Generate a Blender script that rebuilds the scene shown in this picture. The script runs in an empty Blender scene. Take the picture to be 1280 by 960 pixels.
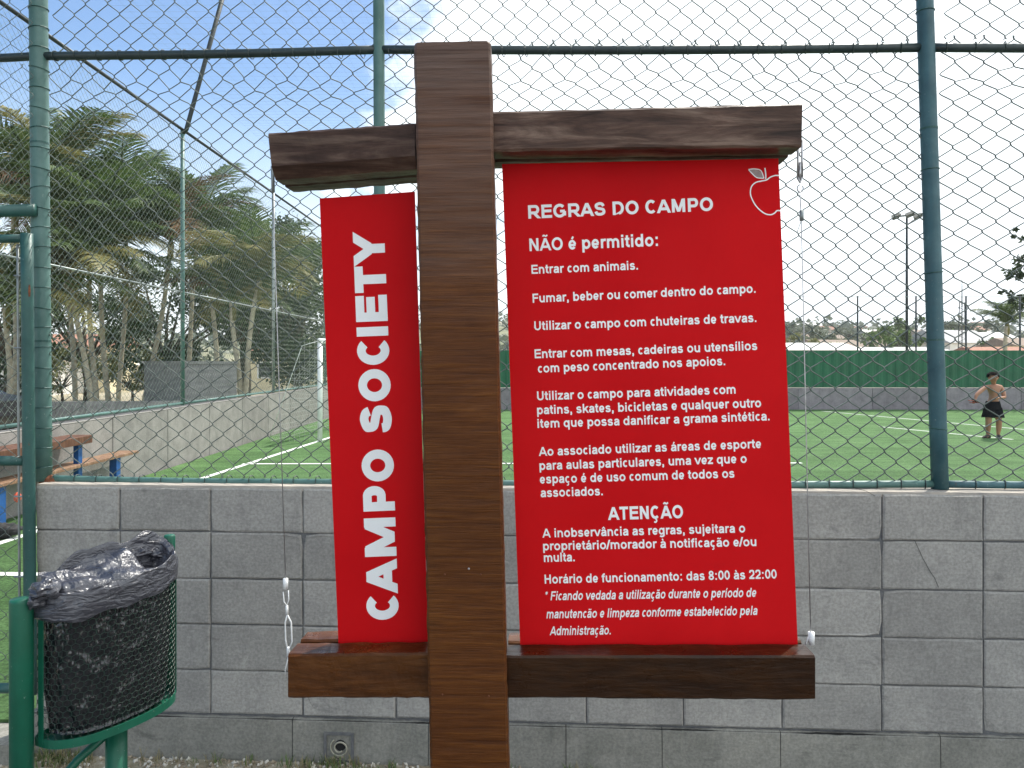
import bpy, bmesh, math, random
from mathutils import Vector, Matrix, Euler, noise
R = math.radians
rnd = random.Random(7)
S = bpy.context.scene
COL = S.collection

# ------------------------------------------------------------------ camera, sky, sun, exposure
F, CX, HY, H = 960.0, 640.0, 450.0, 1.7          # focal length in photo pixels, principal column, horizon row, eye height
cam_d = bpy.data.cameras.new('camera'); cam = bpy.data.objects.new('camera', cam_d); COL.objects.link(cam)
cam.location = (0, 0, H); cam.rotation_euler = (R(90), 0, 0)
cam_d.sensor_width = 36; cam_d.lens = 27; cam_d.shift_y = -30/1280
cam_d.clip_start = .05; cam_d.clip_end = 4000
S.camera = cam
S.view_settings.view_transform = 'Standard'; S.view_settings.look = 'None'
S.view_settings.exposure = 1.28; S.view_settings.gamma = 1
SUN_EL, SUN_AZ = 58, 38                            # azimuth clockwise from +Y
sd = bpy.data.lights.new('sun', 'SUN'); sd.energy = 2.3; sd.angle = R(.6); sd.color = (1, .95, .87)
so = bpy.data.objects.new('sun', sd); COL.objects.link(so)
dv = Vector((math.sin(R(SUN_AZ))*math.cos(R(SUN_EL)), math.cos(R(SUN_AZ))*math.cos(R(SUN_EL)), math.sin(R(SUN_EL))))
so.rotation_euler = dv.to_track_quat('Z', 'Y').to_euler(); so.location = (5, 8, 20)
W = bpy.data.worlds.new("World"); S.world = W; W.use_nodes = True
def world():
    nt = W.node_tree; N = nt.nodes; L = nt.links; N.clear()
    out = N.new('ShaderNodeOutputWorld'); bg = N.new('ShaderNodeBackground')
    sky = N.new('ShaderNodeTexSky'); sky.sky_type = 'NISHITA'; sky.sun_disc = False
    sky.sun_elevation = R(SUN_EL); sky.sun_rotation = R(SUN_AZ); sky.air_density = 1; sky.dust_density = 1.2; sky.ozone_density = 1
    tc = N.new('ShaderNodeTexCoord'); sp = N.new('ShaderNodeSeparateXYZ'); L.new(tc.outputs['Generated'], sp.inputs[0])
    def m(op, a, b=None, c=None):
        n = N.new('ShaderNodeMath'); n.operation = op
        for i, v in enumerate((a, b, c)):
            if v is None: continue
            if isinstance(v, (int, float)): n.inputs[i].default_value = v
            else: L.new(v, n.inputs[i])
        return n.outputs[0]
    zz = m('ADD', m('MAXIMUM', sp.outputs[2], 0), .22)
    px = m('DIVIDE', sp.outputs[0], zz); py = m('DIVIDE', sp.outputs[1], zz)
    cb = N.new('ShaderNodeCombineXYZ'); L.new(px, cb.inputs[0]); L.new(py, cb.inputs[1])
    nz = N.new('ShaderNodeTexNoise'); nz.inputs['Scale'].default_value = .9; nz.inputs['Detail'].default_value = 8; nz.inputs['Roughness'].default_value = .56
    nz.inputs['Distortion'].default_value = .3
    L.new(cb.outputs[0], nz.inputs['Vector'])
    f = m('ADD', m('MULTIPLY', sp.outputs[0], 2.3), m('MULTIPLY', m('SUBTRACT', nz.outputs[0], .5), 3.6))
    f = m('ADD', f, .60)
    mr = N.new('ShaderNodeMapRange'); mr.interpolation_type = 'SMOOTHSTEP'; L.new(f, mr.inputs[0])
    mr.inputs[1].default_value = 0.2; mr.inputs[2].default_value = .46
    # sky haze near the horizon is part of the cloud veil
    hz = N.new('ShaderNodeMapRange'); hz.interpolation_type = 'SMOOTHSTEP'; L.new(sp.outputs[2], hz.inputs[0])
    hz.inputs[1].default_value = .34; hz.inputs[2].default_value = 0; hz.inputs[3].default_value = 0.02; hz.inputs[4].default_value = .8
    fac = m('MAXIMUM', mr.outputs[0], hz.outputs[0])
    mx = N.new('ShaderNodeMix'); mx.data_type = 'RGBA'; L.new(fac, mx.inputs['Factor'])
    hs = N.new('ShaderNodeHueSaturation'); hs.inputs['Saturation'].default_value = 1.25; hs.inputs['Value'].default_value = .85
    L.new(sky.outputs[0], hs.inputs['Color']); L.new(hs.outputs[0], mx.inputs['A'])
    mx.inputs['B'].default_value = (7.4, 7.9, 8.3, 1)
    L.new(mx.outputs['Result'], bg.inputs[0]); bg.inputs[1].default_value = .09
    L.new(bg.outputs[0], out.inputs[0])
world()

# ------------------------------------------------------------------ helpers
def P(x, y, Y): return Vector(((x-CX)/F*Y, Y, H-(y-HY)/F*Y))           # photo pixel + distance -> point in the place
def PZ(x, y, z):                                                        # photo pixel on a horizontal plane
    Y = (H-z)*F/(y-HY); return P(x, y, Y)
def srgb(r, g, b):
    f = lambda c: (c/255)/12.92 if c <= 10 else (((c/255)+.055)/1.055)**2.4
    return (f(r), f(g), f(b), 1)
ROOT = {}
def wmat(o):
    m = Matrix.Identity(4)
    while o is not None:
        m = Matrix.LocRotScale(o.location, o.rotation_euler, o.scale) @ m; o = o.parent
    return m
def tag(o, label=None, cat=None, group=None, kind=None):
    if label: o['label'] = label
    if cat: o['category'] = cat
    if group: o['group'] = group
    if kind: o['kind'] = kind
    return o
def empty(name, loc, rz=0, label=None, cat=None, group=None):
    o = bpy.data.objects.new(name, None); COL.objects.link(o); o.location = loc; o.rotation_euler = (0, 0, rz)
    o.empty_display_size = .1
    return tag(o, label, cat, group)
class MB:
    def __init__(s): s.v = []; s.f = []; s.mi = []
    def add(s, vs, fs, mi=0):
        n = len(s.v); s.v += [Vector(v) for v in vs]; s.f += [tuple(i+n for i in f) for f in fs]; s.mi += [mi]*len(fs)
    def box(s, a, b, mi=0, M=None):
        x0, y0, z0 = a; x1, y1, z1 = b
        vs = [Vector(p) for p in ((x0,y0,z0),(x1,y0,z0),(x1,y1,z0),(x0,y1,z0),(x0,y0,z1),(x1,y0,z1),(x1,y1,z1),(x0,y1,z1))]
        if M is not None: vs = [M @ v for v in vs]
        s.add(vs, [(0,3,2,1),(4,5,6,7),(0,1,5,4),(1,2,6,5),(2,3,7,6),(3,0,4,7)], mi)
    def hexa(s, vs, mi=0):                       # 8 corners, bottom ring then top ring
        s.add(vs, [(0,3,2,1),(4,5,6,7),(0,1,5,4),(1,2,6,5),(2,3,7,6),(3,0,4,7)], mi)
    def bbox(s, a, b, bev=.004, M=None):         # box with chamfered edges
        bm = bmesh.new(); bmesh.ops.create_cube(bm, size=1)
        for v in bm.verts: v.co = Vector([(a[i]+b[i])/2+v.co[i]*(b[i]-a[i]) for i in range(3)])
        bmesh.ops.bevel(bm, geom=bm.edges[:], offset=bev, segments=1, affect='EDGES')
        vs = [v.co.copy() for v in bm.verts]
        if M is not None: vs = [M @ v for v in vs]
        s.add(vs, [[v.index for v in f.verts] for f in bm.faces]) if False else None
        bm.verts.index_update()
        s.add(vs, [tuple(v.index for v in f.verts) for f in bm.faces]); bm.free()
    def tube(s, pts, r, n=8, cap=True, mi=0):
        pts = [Vector(p) for p in pts]; k = len(pts)
        rr = r if isinstance(r, (list, tuple)) else [r]*k
        d = (pts[1]-pts[0]).normalized()
        up = Vector((0,0,1)) if abs(d.z) < .9 else Vector((1,0,0))
        a = d.cross(up).normalized(); base = len(s.v)
        for i, p in enumerate(pts):
            t = (pts[min(i+1,k-1)]-pts[max(i-1,0)])
            if t.length < 1e-9: t = d.copy()
            t.normalize(); a = (a-t*a.dot(t))
            if a.length < 1e-6: a = t.orthogonal()
            a.normalize(); b = t.cross(a)
            for j in range(n):
                th = 2*math.pi*j/n; s.v.append(p+(a*math.cos(th)+b*math.sin(th))*rr[i])
        for i in range(k-1):
            for j in range(n):
                s.f.append((base+i*n+j, base+i*n+(j+1)%n, base+(i+1)*n+(j+1)%n, base+(i+1)*n+j)); s.mi.append(mi)
        if cap and n > 2:
            s.f.append(tuple(base+j for j in reversed(range(n)))); s.f.append(tuple(base+(k-1)*n+j for j in range(n))); s.mi += [mi, mi]
    def grid(s, fn, nu, nv, close_u=False):
        base = len(s.v)
        for j in range(nv+1):
            for i in range(nu + (0 if close_u else 1)): s.v.append(Vector(fn(i/nu, j/nv)))
        w = nu if close_u else nu+1
        for j in range(nv):
            for i in range(nu):
                a = base+j*w+i; b = base+j*w+(i+1)%w
                s.f.append((a, b, b+w, a+w)); s.mi.append(0)
    def ell(s, c, r, nu=12, nv=8, M=None):
        c = Vector(c)
        def fn(u, v):
            th = 2*math.pi*u; ph = math.pi*(v-.5)
            p = Vector((r[0]*math.cos(th)*math.cos(ph), r[1]*math.sin(th)*math.cos(ph), r[2]*math.sin(ph)))
            return c+((M @ p) if M is not None else p)
        s.grid(fn, nu, nv, True)
    def build(s, name, mat, parent=None, world=True, smooth=False, kind=None, label=None):
        me = bpy.data.meshes.new(name)
        vs = s.v
        if parent is not None and world:
            inv = wmat(parent).inverted(); vs = [inv @ v for v in vs]
        me.from_pydata([tuple(v) for v in vs], [], s.f)
        mats = mat if isinstance(mat, (list, tuple)) else [mat]
        for m_ in mats: me.materials.append(m_)
        if len(mats) > 1: me.polygons.foreach_set('material_index', s.mi)
        if smooth: me.polygons.foreach_set('use_smooth', [True]*len(me.polygons))
        me.update()
        o = bpy.data.objects.new(name, me); COL.objects.link(o)
        if parent is not None: o.parent = parent
        if kind: o['kind'] = kind
        if label: o['label'] = label
        return o
def inst(me_or_obj, name, parent, loc=(0,0,0), rot=(0,0,0), scale=(1,1,1)):
    me = me_or_obj.data if isinstance(me_or_obj, bpy.types.Object) else me_or_obj
    o = bpy.data.objects.new(name, me); COL.objects.link(o)
    if parent is not None: o.parent = parent
    o.location = loc; o.rotation_euler = rot; o.scale = scale
    return o

# ------------------------------------------------------------------ materials
class Mat:
    def __init__(s, name, col=(.5,.5,.5,1), rough=.6, metal=0, spec=.5):
        s.m = bpy.data.materials.new(name); s.m.use_nodes = True; s.nt = s.m.node_tree; s.N = s.nt.nodes; s.L = s.nt.links
        s.b = s.N['Principled BSDF']; s.b.inputs['Base Color'].default_value = col; s.b.inputs['Roughness'].default_value = rough
        s.b.inputs['Metallic'].default_value = metal; s.b.inputs['Specular IOR Level'].default_value = spec
        s.tc = s.N.new('ShaderNodeTexCoord')
        s.geo = s.N.new('ShaderNodeNewGeometry')
    def vec(s, scale=(1,1,1), world=False, rot=(0,0,0), loc=None):
        mp = s.N.new('ShaderNodeMapping'); s.L.new(s.geo.outputs['Position'] if world else s.tc.outputs['Object'], mp.inputs[0])
        mp.inputs['Scale'].default_value = scale; mp.inputs['Rotation'].default_value = rot
        if loc is not None: s.L.new(loc, mp.inputs['Location'])
        return mp.outputs[0]
    def noise(s, vec, scale, detail=5, rough=.6, dist=0):
        n = s.N.new('ShaderNodeTexNoise'); s.L.new(vec, n.inputs['Vector']); n.inputs['Scale'].default_value = scale
        n.inputs['Detail'].default_value = detail; n.inputs['Roughness'].default_value = rough; n.inputs['Distortion'].default_value = dist
        return n.outputs[0]
    def ramp(s, fac, stops):
        r = s.N.new('ShaderNodeValToRGB'); s.L.new(fac, r.inputs[0]); e = r.color_ramp.elements
        while len(e) < len(stops): e.new(.5)
        for i, (p, c) in enumerate(stops):
            e[i].position = p; e[i].color = c if isinstance(c, (tuple, list)) else (c, c, c, 1)
        return r.outputs[0]
    def mix(s, fac, a, b, mode='MIX'):
        m = s.N.new('ShaderNodeMix'); m.data_type = 'RGBA'; m.blend_type = mode
        for k, v in (('Factor', fac), ('A', a), ('B', b)):
            if isinstance(v, (int, float)): m.inputs[k].default_value = v
            elif isinstance(v, (tuple, list)): m.inputs[k].default_value = v
            else: s.L.new(v, m.inputs[k])
        return m.outputs['Result']
    def math(s, op, a, b=0.):
        n = s.N.new('ShaderNodeMath'); n.operation = op
        for i, v in enumerate((a, b)):
            if isinstance(v, (int, float)): n.inputs[i].default_value = v
            else: s.L.new(v, n.inputs[i])
        return n.outputs[0]
    def rand(s):
        n = s.N.new('ShaderNodeObjectInfo'); return n.outputs['Random']
    def col(s, c): s.L.new(c, s.b.inputs['Base Color']); return s
    def rough(s, c): s.L.new(c, s.b.inputs['Roughness']); return s
    def bump(s, h, strength=.3, dist=.01):
        n = s.N.new('ShaderNodeBump'); s.L.new(h, n.inputs['Height']); n.inputs['Strength'].default_value = strength; n.inputs['Distance'].default_value = dist
        s.L.new(n.outputs[0], s.b.inputs['Normal']); return s

def mottled(name, c1, c2, scale=8, rough=.6, metal=0, bump=.15, bscale=60, spec=.5, bdist=.004):
    m = Mat(name, c1, rough, metal, spec); v = m.vec(world=True)
    m.col(m.ramp(m.noise(v, scale), [(.3, c1), (.7, c2)])); m.bump(m.noise(v, bscale), bump, bdist); return m.m
def make_block_mat(name, base, dark, light):
    m = Mat(name, rough=.85, spec=.25)
    v = m.vec(world=True)
    n1 = m.noise(v, 5, 6, .65); n2 = m.noise(m.vec((14, 14, 1.1), world=True), 1.6, 5, .6)
    c = m.ramp(n1, [(.3, dark), (.52, base), (.75, light)])
    st = m.ramp(n2, [(.52, 0.), (.72, 1.)])
    c = m.mix(m.math('MULTIPLY', st, .35), c, light)
    # scuffs and damp patches, each with a shape of its own
    n3 = m.noise(m.vec((1, 1, 1.9), world=True), 4.2, 8, .68, .5)
    sc = m.ramp(n3, [(.60, 0.), (.66, 1.)])
    c = m.mix(m.math('MULTIPLY', sc, .38), c, (dark[0]*.55, dark[1]*.55, dark[2]*.57, 1))
    n4 = m.noise(m.vec((1,1,1), world=True), 90, 3, .6)
    c = m.mix(.35, c, m.ramp(n4, [(.35, .12), (.65, .5)]), 'OVERLAY')
    n5 = m.noise(m.vec((9, 9, .9), world=True), 2.3, 6, .7, .4)
    c = m.mix(m.math('MULTIPLY', m.ramp(n5, [(.58, 0.), (.70, 1.)]), .25), c, (dark[0]*.5, dark[1]*.5, dark[2]*.5, 1))
    n6 = m.noise(m.vec((1, 1, 1), world=True), 11, 7, .75, .8)
    c = m.mix(m.math('MULTIPLY', m.ramp(n6, [(.62, 0.), (.68, 1.)]), .3), c, (light[0]*1.35, light[1]*1.35, light[2]*1.33, 1))
    tint = m.ramp(m.rand(), [(0, .87), (1, 1.08)])
    c = m.mix(1., c, tint, 'MULTIPLY')
    m.col(c)
    h = m.math('ADD', m.math('MULTIPLY', m.noise(v, 55, 8, .7), .6), m.noise(m.vec((1,1,4), world=True), 20, 4, .6))
    m.bump(h, .42, .004); return m.m
M_block = make_block_mat('painted_block', srgb(168,165,158), srgb(154,151,145), srgb(180,176,168))
M_mortar = mottled('mortar', srgb(92,93,94), srgb(116,116,115), 30, .95, bump=.6, bscale=120)
M_found = make_block_mat('foundation_concrete', srgb(148,146,137), srgb(128,127,118), srgb(164,161,150))
M_cap = mottled('wall_top_concrete', srgb(190,180,165), srgb(150,145,138), 12, .9, bump=.5)
def dirt_mat():
    m = Mat('ground_gravel', rough=.95, spec=.2); v = m.vec(world=True)
    c = m.ramp(m.noise(v, 9, 8, .7), [(.3, srgb(120,108,88)), (.5, srgb(170,160,138)), (.7, srgb(205,198,180))])
    g = m.ramp(m.noise(v, 1.3, 6, .7), [(.48, 0.), (.62, 1.)])
    c = m.mix(m.math('MULTIPLY', g, .6), c, srgb(88,92,52))
    m.col(c); m.bump(m.noise(v, 70, 6, .75), .8, .012); return m.m
M_ground = dirt_mat()
def turf_mat():
    m = Mat('artificial_turf', rough=.85, spec=.15); v = m.vec(world=True)
    c = m.ramp(m.noise(v, 1.1, 5, .6), [(.3, (.088,.185,.060,1)), (.7, (.142,.262,.098,1))])
    c2 = m.ramp(m.noise(m.vec((1,1.0,1), world=True), 38, 3, .8), [(.32, .42), (.68, 1.45)])
    c = m.mix(1., c, c2, 'MULTIPLY')
    wn = m.ramp(m.noise(m.vec((.35,1.6,1), world=True), 2.3, 5, .65), [(.35,.8),(.65,1.2)])
    c = m.mix(1., c, wn, 'MULTIPLY')
    c = m.mix(m.math('MULTIPLY', m.ramp(m.noise(v, 120, 2, .6), [(.63, 0.), (.68, 1.)]), .4), c, (.2,.32,.15,1))
    m.col(c); m.bump(m.noise(v, 220, 3, .8), 1, .02); return m.m
M_turf = turf_mat()
def line_mat():
    m = Mat('field_line_white', rough=.8); v = m.vec(world=True)
    m.col(m.ramp(m.noise(v, 60, 4, .7), [(.3, srgb(185,200,180)), (.55, srgb(232,236,228))])); return m.m
M_line = line_mat()
def pipe_mat(name, c1, c2, rough=.42, scale=7):
    m = Mat(name, rough=rough, spec=.5); v = m.vec(world=True)
    c = m.ramp(m.noise(v, scale, 7, .65), [(.3, c1), (.7, c2)])
    sp_ = m.ramp(m.noise(v, 75, 4, .7), [(.66, 0.), (.7, 1.)])
    c = m.mix(m.math('MULTIPLY', sp_, .5), c, srgb(150,165,155))
    ru = m.noise(m.vec((1,1,.45), world=True), 13, 8, .72, .4); rk = m.ramp(ru, [(.665, 0.), (.70, 1.)])
    c = m.mix(m.math('MULTIPLY', rk, .8), c, srgb(96,62,42))
    c = m.mix(m.math('MULTIPLY', m.ramp(m.noise(m.vec((6,6,.7), world=True), 4, 5, .6), [(.5, 0.), (.75, 1.)]), .3), c, (c1[0]*.5, c1[1]*.5, c1[2]*.5, 1))
    m.col(c); m.rough(m.ramp(m.noise(v, 20), [(.3, rough-.1), (.7, rough+.2)])); m.bump(m.noise(v, 35, 6), .25, .003); return m.m
M_pipe = pipe_mat('fence_pipe_green', srgb(62,98,92), srgb(88,122,116))
M_pipe2 = pipe_mat('fence_pipe_bluegreen', srgb(40,78,86), srgb(62,104,110))
M_gate = pipe_mat('gate_pipe_green', srgb(30,72,68), srgb(48,92,86))
M_bin = pipe_mat('bin_green_paint', srgb(10,84,62), srgb(18,100,76), .38)
M_wire = mottled('chain_link_wire', srgb(68,78,74), srgb(108,118,110), 14, .55, 0, bump=0.1)
M_wire_far = mottled('far_chain_link_wire', srgb(98,114,100), srgb(134,148,134), 9, .5, .3, bump=0.1)
M_dark = pipe_mat('dark_pipe', srgb(26,34,38), srgb(40,50,52), .5)
M_lace = mottled('lacing_wire_green', srgb(30,44,42), srgb(48,64,60), 30, .5)
M_galv = mottled('galvanised_pipe', srgb(120,128,128), srgb(160,166,164), 9, .45, .5)
M_steel = mottled('steel', srgb(150,150,152), srgb(200,200,202), 60, .35, .85)
M_rust = mottled('rust', srgb(82,48,30), srgb(128,78,50), 40, .9)
M_white = mottled('white_paint', srgb(222,224,222), srgb(238,238,236), 12, .5)
M_whiteplastic = mottled('white_plastic', srgb(225,225,222), srgb(240,240,238), 50, .4)
M_greensheet = pipe_mat('green_fence_sheet', srgb(6,82,52), srgb(14,100,66), .5, 1.3)
M_farwall = make_block_mat('far_wall_plaster', srgb(150,142,146), srgb(132,124,128), srgb(166,158,160))
M_sidewall = make_block_mat('side_wall_concrete', srgb(148,145,140), srgb(130,127,123), srgb(164,160,155))
M_blockhouse = make_block_mat('bare_concrete', srgb(150,150,148), srgb(128,128,127), srgb(170,170,167))
def wood_mat(name, cA, cB, cC, along, freq=1.0, gloss=.3, wav=.5):
    m = Mat(name, rough=gloss, spec=.55)
    # saw marks / grain run along `along` axis: stretch there
    sc = {'x': (5.0, 40*freq, 75*freq), 'z': (60*freq, 60*freq, 2.5)}[along]
    v = m.vec(sc)
    g = m.noise(v, 1.0, 7, .62, wav)
    fine = m.noise(m.vec(tuple(c*3 for c in sc)), 1.0, 5, .7, .2)
    big = m.noise(m.vec((1,1,1)), 3.5, 5, .6)
    c = m.ramp(g, [(.3, cA), (.5, cB), (.72, cC)])
    c = m.mix(.55, c, m.ramp(fine, [(.3, .14), (.7, .62)]), 'OVERLAY')
    c = m.mix(m.ramp(big, [(.35, .0), (.7, .55)]), c, (cA[0]*.7, cA[1]*.65, cA[2]*.6, 1))
    m.col(c); m.rough(m.ramp(m.noise(m.vec((1,1,1)), 14, 6, .7), [(.3, gloss-.06), (.7, gloss+.22)]))
    m.bump(m.math('ADD', g, m.math('MULTIPLY', fine, .6)), .55, .004)
    m.b.inputs['Coat Weight'].default_value = .04; m.b.inputs['Coat Roughness'].default_value = .15; m.b.inputs['Specular IOR Level'].default_value = .2
    return m
def post_mat():
    m = wood_mat('sawn_post_wood', srgb(80,42,12), srgb(104,58,18), srgb(126,76,26), 'x', 1.7, .38, .25)
    # weathered head of the post, with grey sky sheen also put into the colour
    sp_ = m.N.new('ShaderNodeSeparateXYZ'); m.L.new(m.tc.outputs['Object'], sp_.inputs[0])
    n = m.noise(m.vec((2,2,14)), 1.0, 6, .7)
    k = m.math('ADD', sp_.outputs[2], m.math('MULTIPLY', m.math('SUBTRACT', n, .5), .5))
    w = m.ramp(m.math('MULTIPLY', m.math('SUBTRACT', k, 1.75), 1.4), [(0, 0.), (1, 1.)])
    old = m.b.inputs['Base Color'].links[0].from_socket
    grey = m.ramp(m.noise(m.vec((3,40,90)), 1.0, 7, .6, .2), [(.3, srgb(58,46,40)), (.5, srgb(104,88,80)), (.75, srgb(132,114,104))])
    m.col(m.mix(m.math('MULTIPLY', w, .9), old, grey)); return m.m
M_post = post_mat()
M_beam_top = wood_mat('weathered_beam_wood', srgb(44,28,20), srgb(92,68,56), srgb(144,120,104), 'x', .5, .4, .8).m
M_beam_shaded = wood_mat('shaded_varnished_beam_wood', srgb(38,20,8), srgb(56,32,13), srgb(72,44,20), 'x', .45, .26, .6).m  # same varnished wood, darkened: shade on the right lower front put into colour
M_beam_low = wood_mat('varnished_beam_wood', srgb(60,32,12), srgb(96,56,24), srgb(120,76,38), 'x', .45, .26, .6).m
M_underside = None
def panel_mat():
    m = Mat('red_vinyl_panel', srgb(200,10,16), .5, 0, .05); v = m.vec()
    m.col(m.ramp(m.noise(v, 2.2, 4, .5), [(.3, (.56,.005,.008,1)), (.7, (.68,.009,.012,1))]))
    m.bump(m.math('ADD', m.noise(v, 3.5, 3), m.math('MULTIPLY', m.noise(m.vec((1,1,.15)), 22, 4, .6), .25)), .35, .012)
    m.rough(m.ramp(m.noise(m.vec((1,1,.3)), 9, 7, .7, .6), [(.35, .36), (.7, .62)])); return m.m
M_red = panel_mat()
M_letter = mottled('white_vinyl_letter', srgb(244,244,240), srgb(250,250,248), 20, .4, bump=.02)
M_aluedge = mottled('panel_edge', srgb(190,150,150), srgb(215,180,180), 20, .4)

# ------------------------------------------------------------------ ground, field, lines, far terrain
WY, WT = 3.21, .055                      # near wall face: Y = WY - WT*X
FZ = .1                                  # field level
def sheet(x0, y0, x1, y1, z, name, mat, kind='structure', nx=1, ny=1):
    b = MB(); b.grid(lambda u, v: (x0+(x1-x0)*u, y0+(y1-y0)*v, z), nx, ny); o = b.build(name, mat); o['kind'] = kind; return o
def ground():
    b = MB()
    ys = [-6, 0, 2, 3.0, 3.3, 5, 26, 60, 200, 700, 2500]; xs = [-1500, -200, -40, -12, -4, 0, 4, 12, 40, 200, 1500]
    for j, yy in enumerate(ys):
        for xx in xs: b.v.append(Vector((xx, yy if j else -60, 0)))
    w = len(xs)
    for j in range(len(ys)-1):
        for i in range(w-1): b.f.append((j*w+i, j*w+i+1, (j+1)*w+i+1, (j+1)*w+i)); b.mi.append(0)
    o = b.build('ground', M_ground); o['kind'] = 'structure'
ground()
sheet(-8, -9, 9, 2.82, .004, 'low_bounce_sheet', mottled('low_bounce_dark', (.05,.05,.048,1), (.08,.078,.074,1), 6, .95, bump=.5), nx=4, ny=4)  # unseen dark sheet, added to cut light bouncing up off the ground
SX = -5.16                               # side fence plane
f = MB(); f.box((SX+.08, 3.42, .004), (24, 24.78, FZ)); o = f.build('field', M_turf); o['kind'] = 'structure'
def line_strip(p, q, w=.09):
    d = (q-p); d.z = 0; d.normalize(); n = Vector((-d.y, d.x, 0))*w/2
    b = MB(); z = Vector((0, 0, FZ+.004))
    pts = [Vector((p.x,p.y,0))-n+z, Vector((q.x,q.y,0))-n+z, Vector((q.x,q.y,0))+n+z, Vector((p.x,p.y,0))+n+z]
    b.add(pts, [(0,1,2,3)]); return b
def add_line(p, q, w=.09):
    o = line_strip(p, q, w).build('field_line', M_line); o['kind'] = 'structure'
gl0 = PZ(261, 595.5, FZ); gl1 = PZ(400, 551, FZ); d = (gl1-gl0).normalized()
add_line(gl0-d*6.2, gl0+d*13.5)                                # goal line
pa = PZ(303, 580, FZ); add_line(Vector((pa.x, pa.y, 0)), Vector((4.5, pa.y+.1, 0)))
for q in (((1027,514),(1280,537)), ((1100,533.5),(1266,549.5))):
    a = PZ(*q[0], FZ); b_ = PZ(*q[1], FZ); dd = (b_-a); add_line(a, b_+dd*.0 if q[0][0] > 1050 else b_+dd, .075)
add_line(Vector((gl0.x-d.x*5, 5.75, 0)), Vector((12, 5.4, 0)))
add_line(Vector((-5.0, 7.25, 0)), Vector((-4.15, 7.4, 0)))

# pale gravel strip with weeds at the foot of the wall
def pebbles():
    b = MB(); r_ = random.Random(3)
    for i in range(2600):
        u = r_.uniform(-2.3, 2.3); yy = WY-WT*u-abs(r_.gauss(.02, .16))-.005
        s_ = r_.uniform(.004, .014); c = Vector((u, yy, s_*.3)); M = Euler((r_.random()*3, r_.random()*3, r_.random()*3)).to_matrix()
        vs = [c+M @ Vector(p)*s_ for p in ((1,0,0),(-.8,.2,.1),(0,1,0),(.1,-.9,0),(0,.1,.7),(0,0,-.6))]
        b.add(vs, [(0,2,4),(2,1,4),(1,3,4),(3,0,4),(2,0,5),(1,2,5),(3,1,5),(0,3,5)], i % 2)
    o = b.build('gravel', [mottled('pale_stone', srgb(190,184,170), srgb(215,210,198), 40, .9), mottled('brown_stone', srgb(130,118,98), srgb(165,152,130), 40, .9)])
    tag(o, 'loose pale gravel lying along the foot of the grey block wall', 'gravel', kind='stuff')
pebbles()
def weeds():
    b = MB(); r_ = random.Random(5)
    for i in range(120):
        u = r_.choice([r_.uniform(-2.0, 2.1), r_.gauss(-.72, .1), r_.gauss(-1.9, .08)]); yy = WY-WT*u-abs(r_.gauss(.015, .05))-.03
        for k in range(r_.randint(5, 12)):
            a = r_.uniform(0, 6.28); h = r_.uniform(.015, .055); l = r_.uniform(.008, .035)
            p0 = Vector((u+r_.gauss(0,.012), yy+r_.gauss(0,.01), 0)); dx = Vector((math.cos(a), math.sin(a), 0)); n = Vector((-dx.y, dx.x, 0))*.0018
            b.add([p0-n, p0+n, p0+dx*l*.5+Vector((0,0,h*.7))+n*.8, p0+dx*l*.5+Vector((0,0,h*.7))-n*.8, p0+dx*l+Vector((0,0,h))], [(0,1,2,3),(3,2,4)], i % 2)
    o = b.build('weeds', [mottled('weed_green', (.07,.12,.025,1), (.12,.17,.05,1), 30, .8), mottled('weed_dry', (.2,.17,.08,1), (.3,.26,.14,1), 30, .8)])
    tag(o, 'thin grass and weeds growing at the foot of the block wall', 'weeds', kind='stuff')
weeds()

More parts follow.
